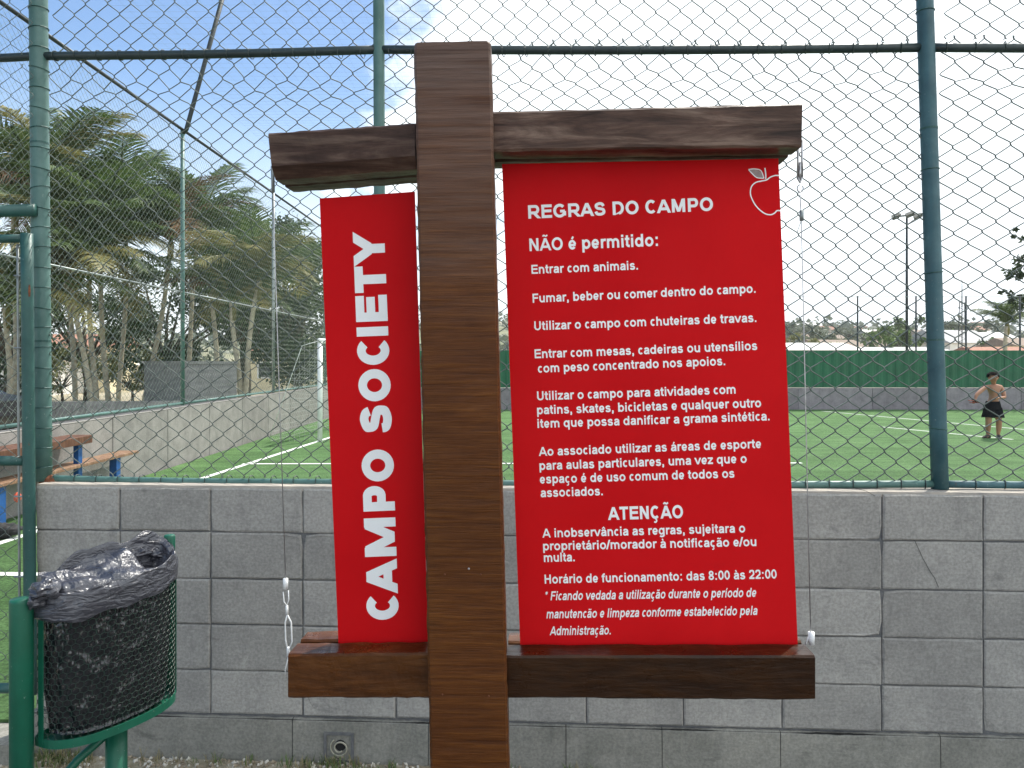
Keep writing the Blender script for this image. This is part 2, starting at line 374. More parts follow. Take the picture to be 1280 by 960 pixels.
# ------------------------------------------------------------------ near block wall
wall = empty('block_wall', (0, WY, 0), -math.atan(WT), 'grey painted concrete block wall with stacked joints below the near chain link fence', 'wall')
WU0, WU1 = -2.065, 3.51
ROWS = [(.187,.375), (.375,.57), (.57,.765), (.765,.965), (.965,1.155)]
def build_wall():
    b = MB(); b.box((WU0+.003, .009, .01), (WU1-.003, .135, 1.14)); b.build('mortar', M_mortar, wall, world=False)
    b = MB(); nseg = 56
    def top(u, v):
        uu = WU0+(WU1-WU0)*u
        if v < .2: return (uu, .006 + .002*noise.noise(Vector((uu*9,0,0))), 1.142)
        if v < .5: return (uu, .008+.002*noise.noise(Vector((uu*9,0,0))), 1.162+.003*noise.noise(Vector((uu*11,1,0))))
        if v < .9: return (uu, .15, 1.162+.003*noise.noise(Vector((uu*7,5,0))))
        return (uu, .15, 1.10)
    b.grid(top, nseg, 3); b.build('wall_top', M_cap, wall, world=False)
    M_gap = mottled('dark_gap', srgb(30,30,29), srgb(52,51,49), 60, 1)
    b = MB(); n = 300
    for i in range(n+1):
        uu = WU0+(WU1-WU0)*i/n; a_ = max(0., .2+noise.noise(Vector((uu*3.1+.4, 8, 0)))*1.4)
        zt = .181+a_*(.004+.007*abs(noise.noise(Vector((uu*31, 1, 0))))); zb_ = .179-a_*(.002+.006*abs(noise.noise(Vector((uu*37, 2, 0)))))
        b.v += [Vector((uu, -.0155, zb_)), Vector((uu, -.0158, zt))]
    for i in range(n): b.f.append((2*i, 2*i+2, 2*i+3, 2*i+1)); b.mi.append(0)
    b.build('joint_gap', M_gap, wall, world=False)
    edges = [WU0]; e = .31-.4*5
    while e < WU1-.01: edges.append(e); e += .4
    edges.append(WU1)
    r_ = random.Random(11)
    def block(u0, u1, z0, z1, name, mat, dep=.13, g=.0026, jit=.0034, ch=.007):
        # front face with softened, slightly uneven arrises: outer ring (back), chamfer ring, inner grid
        b = MB(); n = 6; k = 3
        def ring(off, y, j):
            pts = []
            for i in range(n): pts.append((u0+off+(u1-u0-2*off)*i/n, y, z0+off))
            for i in range(k): pts.append((u1-off, y, z0+off+(z1-z0-2*off)*i/k))
            for i in range(n): pts.append((u1-off-(u1-u0-2*off)*i/n, y, z1-off))
            for i in range(k): pts.append((u0+off, y, z1-off-(z1-z0-2*off)*i/k))
            return [Vector((p[0]+r_.uniform(-j,j), p[1]+r_.uniform(-j,j)*.3, p[2]+r_.uniform(-j,j))) for p in pts]
        A = ring(g, dep, 0); B = ring(g, .004, jit*.4); C = ring(g+ch, r_.uniform(-.002,.0015), jit*.5)
        for cidx in (0, n, n+k, 2*n+k):          # some corners are knocked off
            if r_.random() < .22:
                q = r_.uniform(.003, .009); cc = Vector(((u0+u1)/2, 0, (z0+z1)/2))
                for RG in (B, C):
                    dd = cc-RG[cidx]; dd.y = 0; RG[cidx] += Vector((math.copysign(q, dd.x), q*.5, math.copysign(q, dd.z)))
        m = len(A); b.v += A+B+C
        for i in range(m):
            j = (i+1) % m; b.f += [(i, j, m+j, m+i), (m+i, m+j, 2*m+j, 2*m+i)]; b.mi += [0,0]
        b.f.append(tuple(2*m+i for i in range(m))); b.mi.append(0)
        return b.build(name, mat, wall, world=False)
    for z0, z1 in ROWS:
        for i in range(len(edges)-1):
            dz = r_.uniform(-.002,.002)
            block(edges[i]+r_.uniform(-.001,.001), edges[i+1], z0+dz, z1, 'block', M_block)
    # foundation course, a little proud, long pieces with a ragged upper edge and hairline joints
    fe = [WU0-.02, -.93, -.35, .225, .62, 1.1, 1.735, 2.3, 2.9, WU1]
    for i in range(len(fe)-1):
        b = MB(); n = 26; u0, u1 = fe[i]+.0015, fe[i+1]-.0015
        def fn(u, v):
            uu = u0+(u1-u0)*u; rg = .006*noise.noise(Vector((uu*23, 3, 0)))+.005*noise.noise(Vector((uu*70, 3, 0)))-.007*max(0., noise.noise(Vector((uu*3.1+.4, 8, 0)))*2.2)
            return [(uu, -.014+.002*noise.noise(Vector((uu*6,0,0))), -.03), (uu, -.013+.002*noise.noise(Vector((uu*6,0,4))), .09),
                    (uu, -.011+.003*noise.noise(Vector((uu*30,0,4))), .172+rg), (uu, -.004, .180+rg*.7), (uu, .06, .1815+rg*.3)][round(v*4)]
        b.grid(fn, n, 4); b.build('foundation_block', M_found, wall, world=False)
build_wall()
def crack(pts, r=.0016):
    b = MB(); b.tube([Vector((p[0], -.0012, p[1])) for p in pts], r, 4); return b
def w_at(x, y, dy=0.):                                        # pixel -> wall-local coordinates on its face
    a = (x-CX)/F; Y = (WY+dy)/(1+WT*a); p = P(x, y, Y); q = wmat(wall).inverted() @ p; return (q.x, q.z)
M_crack = mottled('crack_dark', srgb(42,42,42), srgb(60,60,58), 60, 1)
for pts in ([(1143,675),(1150,690),(1153,697),(1163,715),(1168,722),(1173,734)], [(383,864),(388,878),(392,884)], [(1069,610),(1083,614),(1094,620)]):
    crack([w_at(*p) for p in pts], .0008).build('crack', M_crack, wall, world=False)
# electric box sunk into the foundation course
def ebox():
    u, z = w_at(425, 932); bx = empty('electrical_box', wmat(wall) @ Vector((u, -.02, z-.05)), wall.rotation_euler.z,
        'small square electrical box with a coiled conduit end, sunk low in the block wall', 'electrical box')
    s_ = .052
    b = MB(); M0 = Matrix.Translation((0, 0, .05))
    # frame: four uneven mortar edges
    for (a, c) in (((-s_-.012,.0,-s_-.01),(-s_,.02,s_+.012)), ((s_,.0,-s_-.01),(s_+.012,.02,s_+.008)), ((-s_,.001,s_),(s_,.02,s_+.011)), ((-s_,.001,-s_-.012),(s_,.02,-s_))):
        b.box(a, c, M=M0)
    b.build('frame', M_mortar, bx, world=False)
    b = MB(); b.box((-s_,.009,-s_), (s_,.02,s_), M=M0); b.build('back_plate', mottled('dusty_plastic', srgb(96,82,78), srgb(130,118,108), 40, .8), bx, world=False)
    b = MB(); pts = []
    for i in range(60):
        t = i/59; a = 2.2+t*9.5; r = .040-.026*t; pts.append(Vector((math.cos(a)*r*1.05+.004, .002-.006*t, .05+math.sin(a)*r)))
    b.tube(pts, .0035, 6); b.build('conduit', mottled('grey_conduit', srgb(150,146,128), srgb(180,176,158), 60, .6), bx, world=False, smooth=True)
    b = MB(); b.ell((.006,.0065,.058), (.024,.003,.024), 14, 6); b.build('hole', mottled('dark_hole', (.01,.01,.01,1), (.02,.02,.02,1), 20, .9), bx, world=False)
    b = MB()
    for i in range(9):
        c = Vector((rnd.uniform(-.04,.045), .004, .05-s_+rnd.uniform(.0,.014))); b.ell(c, (rnd.uniform(.004,.01),.005,rnd.uniform(.003,.007)), 6, 4)
    b.build('rubble', M_ground, bx, world=False)
ebox()

# ------------------------------------------------------------------ chain link
def link_mesh(b, x0, x1, z0, z1, Wd, Hd, r, pt, n=4, fine=True, nz=.0, zc=None):
    """interlocked zigzag wires; pt(x, z, y) maps flat coordinates to the place"""
    k = int(round((x1-x0)/(Wd/2))); w2 = (x1-x0)/k; rows = int(math.ceil((z1-z0)/(Hd/2)))
    for i in range(k):
        pts = []; xa = x0+i*w2
        for j in range(rows+1):
            z = z0+j*Hd/2
            if z > z1+.001: break
            right = (j+i) % 2
            if fine:
                e = .0042; xx = xa+w2+e*.6 if right else xa-e*.6
                s_ = 1 if right else -1; yy = r*1.1*s_
                pts += [(xx-s_*.0075, z-.0085, yy*.9), (xx, z-.002*s_, yy*.2*s_), (xx-s_*.0075, z+.0085, -yy*.9)]
            else: pts.append((xa+w2 if right else xa, z, 0))
        out = []
        for (x, z, y) in pts:
            if nz:
                x += nz*noise.noise(Vector((x*2.1, z*2.1, 1.3)))+nz*.35*noise.noise(Vector((x*9, z*9, 7)))
                z += nz*.8*noise.noise(Vector((x*2.1, z*2.1, 9.3)))+nz*.3*noise.noise(Vector((x*9, z*9, 17)))
            if zc: z += zc(x, z)
            out.append(pt(x, z, y))
        if len(out) > 1: b.tube(out, r, n, cap=False)
fence = empty('chain_link_fence', (0, WY, 1.16), wall.rotation_euler.z, 'near green pipe and chain link fence standing on the grey block wall', 'fence')
FMI = wmat(fence).inverted()
def f_at(x, y, v=.09):                     # pixel -> fence-local point on the fence plane
    a = (x-CX)/F; Y = (WY+v)/(1+WT*a); return FMI @ P(x, y, Y)
ZR = 1.885                                   # local z of the mid rail above the wall top (world ~3.04)
def near_fence():
    posts = [((48,0),(53.5,612),.0375,M_pipe), ((473.5,0),(475.5,600),.0245,M_pipe), ((1156,0),(1175,611),.0335,M_pipe2)]
    P0 = []
    for (a, c, r, m_) in posts:
        p, q = f_at(*a), f_at(*c); q.z = .004; d = (p-q)/(p.z-q.z); top = q+d*3.1
        P0.append((q, d, r)); b = MB(); b.tube([q+d*t*3.1/12 for t in range(13)], r, 20); o = b.build('post', m_, fence, world=False, smooth=True)
        for zz in ((1.45,) if r < .03 else (.62,1.5,2.45)):    # weld bands
            b = MB(); c = q+d*zz; b.tube([c-d*.004, c+d*.004], r+.0015, 20); b.build('band', M_gate, o, world=False)
    extra = MB(); extra.tube([Vector((3.45,.09,.004)), Vector((3.5,.09,3.1))], .03, 16); extra.build('post', M_pipe2, fence, world=False, smooth=True)
    def rail(a, c, r, m_, name='rail'):
        b = MB(); n = 14; b.tube([a.lerp(c, i/n)+Vector((0,0,-.006*math.sin(math.pi*i/n))) for i in range(n+1)], r, 14); return b.build(name, m_, fence, world=False, smooth=True)
    # horizontal rails: a lower one on the wall, one overhead
    def onrail(x, y): return f_at(x, y)
    top = [onrail(x, y) for x, y in ((48,70),(473,62),(1158,59.5))]
    bot = [onrail(x, y) for x, y in ((53,598),(476,603),(1172,605))]
    rT, rB = .0185, .0155
    M_raild = pipe_mat('rail_dark_green', srgb(30,44,46), srgb(46,62,62), .4)
    ends_t = top+[top[2]+(top[2]-top[1]).normalized()*1.75]; ends_b = bot+[bot[2]+(bot[2]-bot[1]).normalized()*1.72]
    tl = rail(onrail(-90, 73), top[0], rT, M_raild)
    for i in range(3):
        rail(ends_t[i], ends_t[i+1], rT, M_raild); rail(ends_b[i], ends_b[i+1], rB, M_pipe if i < 2 else M_pipe2)
    b = MB(); c = bot[0]; b.ell((c.x+.03,.09,c.z-.012), (.045,.03,.03), 10, 6); b.build('rust_patch', M_rust, fence, world=False)
    # mesh bays
    xs = [P0[0][0].x+.03, P0[1][0].x, P0[2][0].x-.02, 3.45]
    pt = lambda x, z, y: Vector((x, .09+y, z))
    for i, (Wd, Hd) in enumerate(((.0985,.0885),(.098,.086),(.118,.0905))):
        x0, x1 = xs[i]+(.015 if i else 0), xs[i+1]-.015
        # wires crowd together under the overhead rail, where they are tied
        def zc(x, z, s=i):
            d = ZR-z
            if d > -.05: return math.exp(-((d-.11)/.09)**2)*(-.02)*(1+.5*math.sin(x*37)) + (.022 if s == 1 else .012)*math.sin(x*2.2+1)*math.exp(-d/.9)
            return 0.
        b = MB(); link_mesh(b, x0, x1, .035, ZR+.012, Wd, Hd, .00255, pt, nz=.016, zc=zc); b.build('chain_link', M_wire, fence, world=False, smooth=True)
        b = MB(); link_mesh(b, x0+.02, x1, ZR-.005, 3.05, Wd*1.02, Hd*1.08, .0024, pt, nz=.012); b.build('chain_link', M_wire, fence, world=False, smooth=True)
        # lacing: loops of wire tying the mesh to the rails
        b = MB(); step = Wd*(1 if i else 1)
        x = x0+.03; k = 0
        while x < x1-.02:
            for rr, zz in ((rB, bot[0].z+(bot[2].z-bot[0].z)*(x-bot[0].x)/(bot[2].x-bot[0].x)), (rT, top[0].z+(top[2].z-top[0].z)*(x-top[0].x)/(top[2].x-top[0].x))):
                pts = [Vector((x+.006*math.sin(t), .09+math.sin(t)*(rr+.0028), zz+math.cos(t)*(rr+.0028))) for t in [j*2*math.pi/10 for j in range(11)]]
                b.tube(pts, .0022, 4, cap=False)
            x += step; k += 1
        b.build('lacing_wire', M_lace, fence, world=False, kind='stuff')
    # wire wraps on the posts
    for (q, d, r), hs in zip(P0, ([.06+.0885*k for k in range(24)], [1.46,], [.25,.9,1.33,1.99,2.3])):
        for h in hs:
            c = q+d*h; t = rnd.uniform(-.25,.25); b = MB()
            pts = [c+Vector((math.cos(a)*(r+.0022), math.sin(a)*(r+.0022), math.cos(a)*r*t)) for a in [j*2*math.pi/16 for j in range(17)]]
            b.tube(pts, .0021, 4, cap=False); b.build('tie_wire', M_gate, fence, world=False)
near_fence()

# ------------------------------------------------------------------ gate at the far left
def gate():
    g = empty('gate', P(-60, 868, 3.35), 0, 'dark green pipe gate with chain link infill at the left end of the block wall', 'gate')
    Y = 3.28
    def pipe(pts, r, name='rail', m_=M_gate):
        b = MB(); b.tube([P(x, y, Y) for x, y in pts], r, 16); return b.build(name, m_, g, smooth=True)
    def sm(a, c, n=8): return [(a[0]+(c[0]-a[0])*i/n, a[1]+(c[1]-a[1])*i/n) for i in range(n+1)]
    pipe(sm((33.5,292),(38.5,868)), .0245, 'stile')
    pipe(sm((-255,302),(35,298)), .0185); pipe(sm((-255,576),(30,576)), .021); pipe(sm((-255,862),(36,860)), .021)
    pipe(sm((-262,300),(-258,868)), .0245, 'stile')
    pipe(sm((22,305),(25,850)), .005, 'tension_bar', M_galv)
    for y in (345, 435, 620, 720, 800):
        b = MB(); a = P(23, y, Y); b.tube([a+Vector((-.01,-.012,0)), a+Vector((.012,-.014,0)), a+Vector((.04,-.006,0))], .004, 6); b.build('clip', M_galv, g)
    b = MB(); link_mesh(b, P(-250,0,Y).x, P(21,0,Y).x, P(0,848,Y).z, P(0,308,Y).z, .098, .09, .0017, lambda x, z, y: Vector((x, Y+y, z)), nz=.01)
    b.build('chain_link', M_wire, g, smooth=True)
    b = MB(); c = P(39, 365, Y); b.ell(c, (.006,.02,.07), 8, 6); b.build('rust_patch', M_rust, g)
    f2 = empty('chain_link_fence', P(-300, 960, 3.36), 0, 'fixed green lintel pipe and chain link above the pipe gate at far left', 'gate frame')
    b = MB(); b.tube([P(-300,272,3.36), P(44,262.5,3.36)], .027, 16); b.build('lintel', M_gate, f2, smooth=True)
    b = MB(); b.tube([P(-290,262,3.36), P(-286,960,3.36)], .035, 16); b.build('post', M_gate, f2, smooth=True)
    b = MB(); b.tube([P(-290,262,3.36), P(-294,-40,3.36)], .035, 16); b.build('post', M_gate, f2, smooth=True)
    b = MB(); link_mesh(b, P(-280,0,3.36).x, P(40,0,3.36).x, P(0,258,3.36).z, P(0,80,3.36).z, .098, .088, .0016, lambda x, z, y: Vector((x, 3.36+y, z)), nz=.012); b.build('chain_link', M_wire, f2, smooth=True)
    b = MB(); link_mesh(b, P(-280,0,3.36).x, P(40,0,3.36).x, P(0,66,3.36).z, 4.1, .098, .09, .0016, lambda x, z, y: Vector((x, 3.36+y, z)), nz=.012); b.build('chain_link', M_wire, f2, smooth=True)
gate()
b = MB(); b.box((-3.2, 3.22, -.01), (-2.085, 3.5, .085)); o = b.build('threshold', M_found); o['kind'] = 'structure'

# ------------------------------------------------------------------ the wooden sign
SY, ST = 1.5, .04
sign = empty('wooden_sign', (-.1, 1.58, 0), 0, 'dark wooden cross post sign with two red rule panels between short beams', 'sign')
def SPt(x, y, dy=0.):                    # pixel on the sign's own plane, dy metres behind the beam front
    a = (x-CX)/F; Y = (SY+dy)/(1+ST*a); return P(x, y, Y)
DV = Vector((ST, 1, 0)).normalized()
def plank(front, depth, name, mat, chamf=0, dy=0., nx=24, parent=sign, amp=.0012, seed=0):
    """front = TL,TR,BR,BL pixels of the front face; extruded straight back"""
    TL, TR, BR, BL = [SPt(x, y, 0)+DV*dy for x, y in front]
    b = MB()
    def ringp(u):
        t = TL.lerp(TR, u); w = BL.lerp(BR, u); h = (w-t); up = -h.normalized()
        j = lambda k: Vector((0, amp*noise.noise(Vector((u*14+seed, k*3.1, 0))), amp*1.6*noise.noise(Vector((u*11+seed, k*5.7, 2)))))
        e = .004
        pts = [t+DV*e+j(0), t-up*e+j(1), t.lerp(w, .35)+j(2), t.lerp(w, .7)+j(3)]
        if chamf: pts += [t.lerp(w, 1-chamf)+j(4), w+DV*.016+j(5)]
        else: pts += [w+up*e+j(4), w+DV*e+j(5)]
        pts += [w+DV*(depth-e)+j(6), w+up*e+DV*depth+j(7), t-up*e+DV*depth+j(8), t+DV*(depth-e)+j(9)]
        return pts
    rows = [ringp(i/nx) for i in range(nx+1)]; m = len(rows[0])
    for r_ in rows: b.v += r_
    for i in range(nx):
        for j in range(m): b.f.append((i*m+j, i*m+(j+1) % m, (i+1)*m+(j+1) % m, (i+1)*m+j)); b.mi.append(0)
    b.f += [tuple(range(m))[::-1], tuple(nx*m+j for j in range(m))]; b.mi += [0,0]
    return b.build(name, mat, parent)
def sign_build():
    # upright post: saw-cut face, built in short horizontal steps
    b = MB(); n = 150; e = .005; dep = .125; back = -.028
    TL, TR, BR, BL = SPt(517,53,back), SPt(613.5,51,back), SPt(636.5,960,back), SPt(537.5,960,back)
    kL = (BL-TL)/(TL.z-BL.z); kR = (BR-TR)/(TR.z-BR.z); zt = (TL.z+TR.z)/2
    m = None
    for i in range(n+1):
        z = zt*(1-(i/n)) ; dz = zt-z
        l = TL+kL*dz; r_ = TR+kR*dz; l.z = r_.z = z
        if i == 0: l.z -= .0; 
        q = lambda k, a=.0009: a*noise.noise(Vector((z*55, k*7.3, .5)))+a*.8*noise.noise(Vector((z*160, k*3.3, 2.5)))
        w = 1.0
        if i == 0: w = .965
        c = (l+r_)/2
        pts = [l+Vector((e+q(1), 0, 0)), l.lerp(r_, .25)+Vector((0, q(2), 0)), l.lerp(r_, .5)+Vector((0, q(3), 0)), l.lerp(r_, .75)+Vector((0, q(4), 0)), r_+Vector((-e+q(5), 0, 0)),
               r_+Vector((q(6,.0014), e, 0)), r_+Vector((q(7), dep-e, 0)), r_+Vector((-e, dep, 0)), l+Vector((e, dep, 0)), l+Vector((q(8), dep-e, 0)), l+Vector((q(9,.0014), e, 0))]
        if i == 0: pts = [c+(p-c)*w+Vector((0,0,.003*noise.noise(Vector((p.x*40,0,0))))) for p in pts]
        elif i == 1:
            for p in pts: p.z = zt-.004
        m = len(pts); b.v += pts
    for i in range(n):
        for j in range(m): b.f.append((i*m+(j+1) % m, i*m+j, (i+1)*m+j, (i+1)*m+(j+1) % m)); b.mi.append(0)
    b.f += [tuple(range(m)), tuple(n*m+j for j in range(m))[::-1]]; b.mi += [0,0]
    o = b.build('post', M_post, sign)
    # beams: planks in pairs with the panels held between them
    plank([(335,166),(519,153.5),(519,209),(341,223)], .066, 'upper_beam', M_beam_top, chamf=.26, seed=1)
    plank([(335,166),(519,153.5),(519,208),(339,221.5)], .062, 'upper_beam', M_beam_top, dy=.080, seed=2)
    plank([(611,139.5),(1003,128.5),(1002,183),(611,189)], .066, 'upper_beam', M_beam_top, seed=3)
    plank([(611,139.5),(1003,128.5),(1002,183),(611,189)], .062, 'upper_beam', M_beam_top, dy=.080, seed=4)
    for i, (x0, x1, yt0, yt1, yb0, yb1) in enumerate(((360,538,818,816.5,873,873), (633,1019,820,820,873,875.5))):
        plank([(x0,yt0),(x1,yt1),(x1,yb1),(x0,yb0)], .064, 'lower_beam', (M_beam_low, M_beam_shaded)[i], seed=5+i)
        plank([(x0,yt0),(x1,yt1),(x1,yb1),(x0,yb0)], .055, 'lower_beam', M_beam_low, dy=.078, seed=8+i)
    # packing strips closing the slot between the planks, under the panels and over them
    for i, (x0, x1, ya, yb) in enumerate(((372,537,826,868), (640,1008,827,868))):
        plank([(x0,ya),(x1,ya),(x1,yb),(x0,yb)], .0125, 'packing_strip', M_beam_low, dy=.0648, nx=4, seed=12+i)
    for i, (x0, x1, ya, yb, yc, yd) in enumerate(((352,517,176,163,214,203), (616,992,148,138,186,180))):
        plank([(x0,ya),(x1,yb),(x1,yd),(x0,yc)], .0125, 'packing_strip', M_beam_top, dy=.0668, nx=4, seed=14+i)
sign_build()
PD = .070                                                    # panels sit in the slot between the planks
def panel(q, label):
    TL, TR, BR, BL = [SPt(x, y, PD) for x, y in q]
    b = MB(); D = DV*.003
    b.add([TL, TR, BR, BL], [(3,2,1,0)], 0)
    b.add([TL+D, TR+D, BR+D, BL+D], [(0,1,2,3)], 1)
    A = [TL, TR, BR, BL]
    for i in range(4):
        j = (i+1) % 4; b.add([A[i], A[j], A[j]+D, A[i]+D], [(0,1,2,3)], 1)
    return b.build('panel', [M_red, M_aluedge], sign, label=label)
def bend(q):
    return q
pan_l = panel([(399.5,248),(518.5,239.5),(536,826),(424,826)], 'narrow red panel with large white vertical lettering')
pan_r = panel([(627.5,205),(973,198),(998,826),(651,826)], 'wide red panel with white rules and a cropped apple outline')
# ---- stroked bold grotesque alphabet (capital height 1, x-height XH); strokes are centre lines, w is the stroke width
XH = .74
def glyph(ch, w):
    h = w/2; SBR = .075
    def arc(cx, cy, rx, ry, a0, a1, n=14): return [(cx+rx*math.cos(R(a0+(a1-a0)*i/n)), cy+ry*math.sin(R(a0+(a1-a0)*i/n))) for i in range(n+1)]
    def spl(c, k=5):
        out = []
        for i in range(len(c)-1):
            p = [Vector(c[max(0, min(len(c)-1, j))]) for j in (i-1, i, i+1, i+2)]
            for s_ in range(k):
                t = s_/k; q = .5*((2*p[1])+(p[2]-p[0])*t+(2*p[0]-5*p[1]+4*p[2]-p[3])*t*t+(3*p[1]-p[0]-3*p[2]+p[3])*t**3); out.append((q.x, q.y))
        out.append(tuple(c[-1])); return out
    base = {'Ã':'A~','Ç':'C,','á':'a´','â':'a^','ã':'a~','à':'a`','é':'e´','ç':'c,','í':'í´'}
    if ch in base:
        b0, ac = base[ch]; g = glyph('ı' if b0 == 'í' else b0, w); W_ = g[0]; m = W_/2; st = list(g[1])
        y = 1.06 if ch.isupper() else XH+.07
        if ac == '~': st.append((spl([(m-.2,y+.05),(m-.1,y+.14),(m+.06,y+.07),(m+.2,y+.16)]), w*.62))
        elif ac == '´': st.append(([(m-.03,y),(m+.1,y+.2)], w*.8))
        elif ac == '`': st.append(([(m+.03,y),(m-.1,y+.2)], w*.8))
        elif ac == '^': st.append(([(m-.16,y),(m,y+.17),(m+.16,y)], w*.65))
        elif ac == ',': st.append((spl([(m+.02,0.02),(m+.10,-.13),(m+.02,-.25),(m-.12,-.23)]), w*.6))
        return (W_, st)
    def rd(W_, top, y0=0): # round letter centre, radii
        return W_/2, (top+y0)/2, W_/2-SBR-h+.01, (top-y0)/2-h+.012
    S_ = []
    if ch == 'A': W_ = 1.0; S_ = [[(h*.9+.0,0),(.5,1-.02)],[(1-h*.9,0),(.5,1-.02)],[(.24,.30),(.76,.30)]]
    elif ch == 'C': W_ = .97; a = rd(W_,1); S_ = [arc(*a, 46, 314, 22)]
    elif ch == 'D': W_ = 1.0; x = SBR+.03+h; S_ = [[(x,0),(x,1)], [(x,h),(.5,h)]+arc(.48,.5,.52-SBR-h,.5-h,-88,88,16)+[(x,1-h)]]
    elif ch in 'EF':
        W_ = .92 if ch == 'E' else .84; x = SBR+.03+h; S_ = [[(x,0),(x,1)],[(x,1-h),(W_-.05,1-h)],[(x,.52),(W_-.09,.52)]]
        if ch == 'E': S_.append([(x,h),(W_-.04,h)])
    elif ch == 'G': W_ = 1.08; a = rd(W_,1); S_ = [arc(*a, 42, 350, 24), [(.57,.46),(W_-SBR-h*.8,.46)], [(W_-SBR-h,.40+h*.5),(W_-SBR-h,.13)]]
    elif ch == 'H': W_ = 1.0; S_ = [[(SBR+.03+h,0),(SBR+.03+h,1)],[(.97-SBR-h,0),(.97-SBR-h,1)],[(.2,.52),(.8,.52)]]
    elif ch == 'I': W_ = .39; S_ = [[(.195,0),(.195,1)]]
    elif ch == 'M': W_ = 1.18 if w < .25 else 1.36; l = SBR+.03+h; r = W_-l; S_ = [[(l,0),(l,1)],[(r,0),(r,1)],[(l+h*.25,.98),(W_/2,.04)],[(r-h*.25,.98),(W_/2,.04)]]
    elif ch == 'N': W_ = 1.0; l = SBR+.03+h; r = W_-l; S_ = [[(l,0),(l,1)],[(r,0),(r,1)],[(l+h*.2,.97),(r-h*.2,.03)]]
    elif ch == 'O': W_ = 1.08; a = rd(W_,1); S_ = [arc(*a, 0, 360, 32)]
    elif ch in 'PR':
        W_ = .93 if ch == 'P' else 1.0; x = SBR+.03+h; rr = (1-.44-h)/2+.0; top = 1-h; bot = .42
        S_ = [[(x,0),(x,1)], [(x,top),(W_-.36,top)]+arc(W_-.36,(top+bot)/2,.36-SBR-h,(top-bot)/2,88,-88,12)+[(x,bot)]]
        if ch == 'R': S_.append([(.52,.42),(W_-h*.9,0)])
    elif ch == 'S': W_ = .93; S_ = [spl([(W_-SBR-h-.02,.70),(.64,1-h-.045),(W_/2,1-h+.005),(.26,1-h-.06),(SBR+h+.015,.73),(.27,.575),(.5,.51),(.70,.44),(W_-SBR-h,.28),(.68,h+.055),(W_/2,h-.005),(.24,h+.05),(SBR+h-.01,.31)])]
    elif ch == 'T': W_ = .87; S_ = [[(W_/2,0),(W_/2,1)],[(.045,1-h),(W_-.045,1-h)]]
    elif ch == 'U': W_ = 1.0; l = SBR+.03+h; r = W_-l; S_ = [[(l,1),(l,.36)]+arc(.5,.36,.5-l,.36-h+.01,180,360,14)+[(r,1)]]
    elif ch == 'Y': W_ = .95; S_ = [[(h*.85,1),(W_/2,.42)],[(W_-h*.85,1),(W_/2,.42)],[(W_/2,.46),(W_/2,0)]]
    elif ch == 'a': W_ = .78; x = W_-SBR-h-.0; S_ = [spl([(SBR+h,.53),(.27,XH-h-.01),(.42,XH-h+.01),(.56,XH-h-.04),(x,.50),(x,.2),(x+.02,0)]), spl([(x,.42),(.42,.40),(.22,.34),(SBR+h-.01,.21),(.22,h+.01),(.34,h-.005),(.5,.13),(x,.27)])]
    elif ch in 'bdpqg':
        W_ = .86; cy = XH/2; x = SBR+.02+h; 
        if ch in 'bp': S_ = [arc(W_/2+.03,cy,W_/2-SBR-h-.01,XH/2-h+.01,0,360,24), [(x,1 if ch == 'b' else XH),(x,0 if ch == 'b' else -.28)]]
        else:
            x = W_-x; S_ = [arc(W_/2-.03,cy,W_/2-SBR-h-.01,XH/2-h+.01,0,360,24), [(x,1 if ch == 'd' else XH),(x,{'d':0,'q':-.28,'g':-.02}[ch])]]
            if ch == 'g': S_.append([(x,0)]+arc((x+SBR+h)/2+.01,-.03,(x-SBR-h)/2,.17,0,-150,10))
    elif ch == 'c': W_ = .74; a = rd(W_,XH); S_ = [arc(*a, 45, 315, 20)]
    elif ch == 'e': W_ = .78; a = rd(W_,XH); S_ = [arc(*a, 3, 322, 22), [(SBR+h,XH*.47),(W_-SBR-h*.4,XH*.47)]]
    elif ch == 'f': W_ = .46; S_ = [[(.22,0),(.22,.76)]+arc(.22+.17,.76,.17,1-h-.76,180,95,6)+[(.45,1-h)], [(.03,XH-h*.9),(.43,XH-h*.9)]]
    elif ch == 'h' or ch == 'n' or ch == 'm' or ch == 'r':
        x = SBR+.02+h; S_ = [[(x,0),(x,1 if ch == 'h' else XH)]]
        if ch == 'r': W_ = .54; S_.append(arc(x+.24,XH-h-.24+.0,.24,.25,180,92,7)+[(W_-.0,XH-h)])
        elif ch == 'm':
            W_ = 1.24; m_ = W_/2; r = W_-x
            for a_, b_ in ((x,m_),(m_,r)): S_.append(arc((a_+b_)/2,XH-h-.2,(b_-a_)/2,.21,180,0,12)+[(b_,0)])
        else: W_ = .85; r = W_-x; S_.append(arc(W_/2,XH-h-.24,W_/2-x,.25,180,0,12)+[(r,0)])
    elif ch in 'iıjl':
        W_ = .40; S_ = [[(.2,0),(.2,1 if ch == 'l' else XH)]]
        if ch == 'j': S_ = [[(.22,XH),(.22,-.12)]+arc(.22-.15,-.12,.15,.11,0,-80,6)]
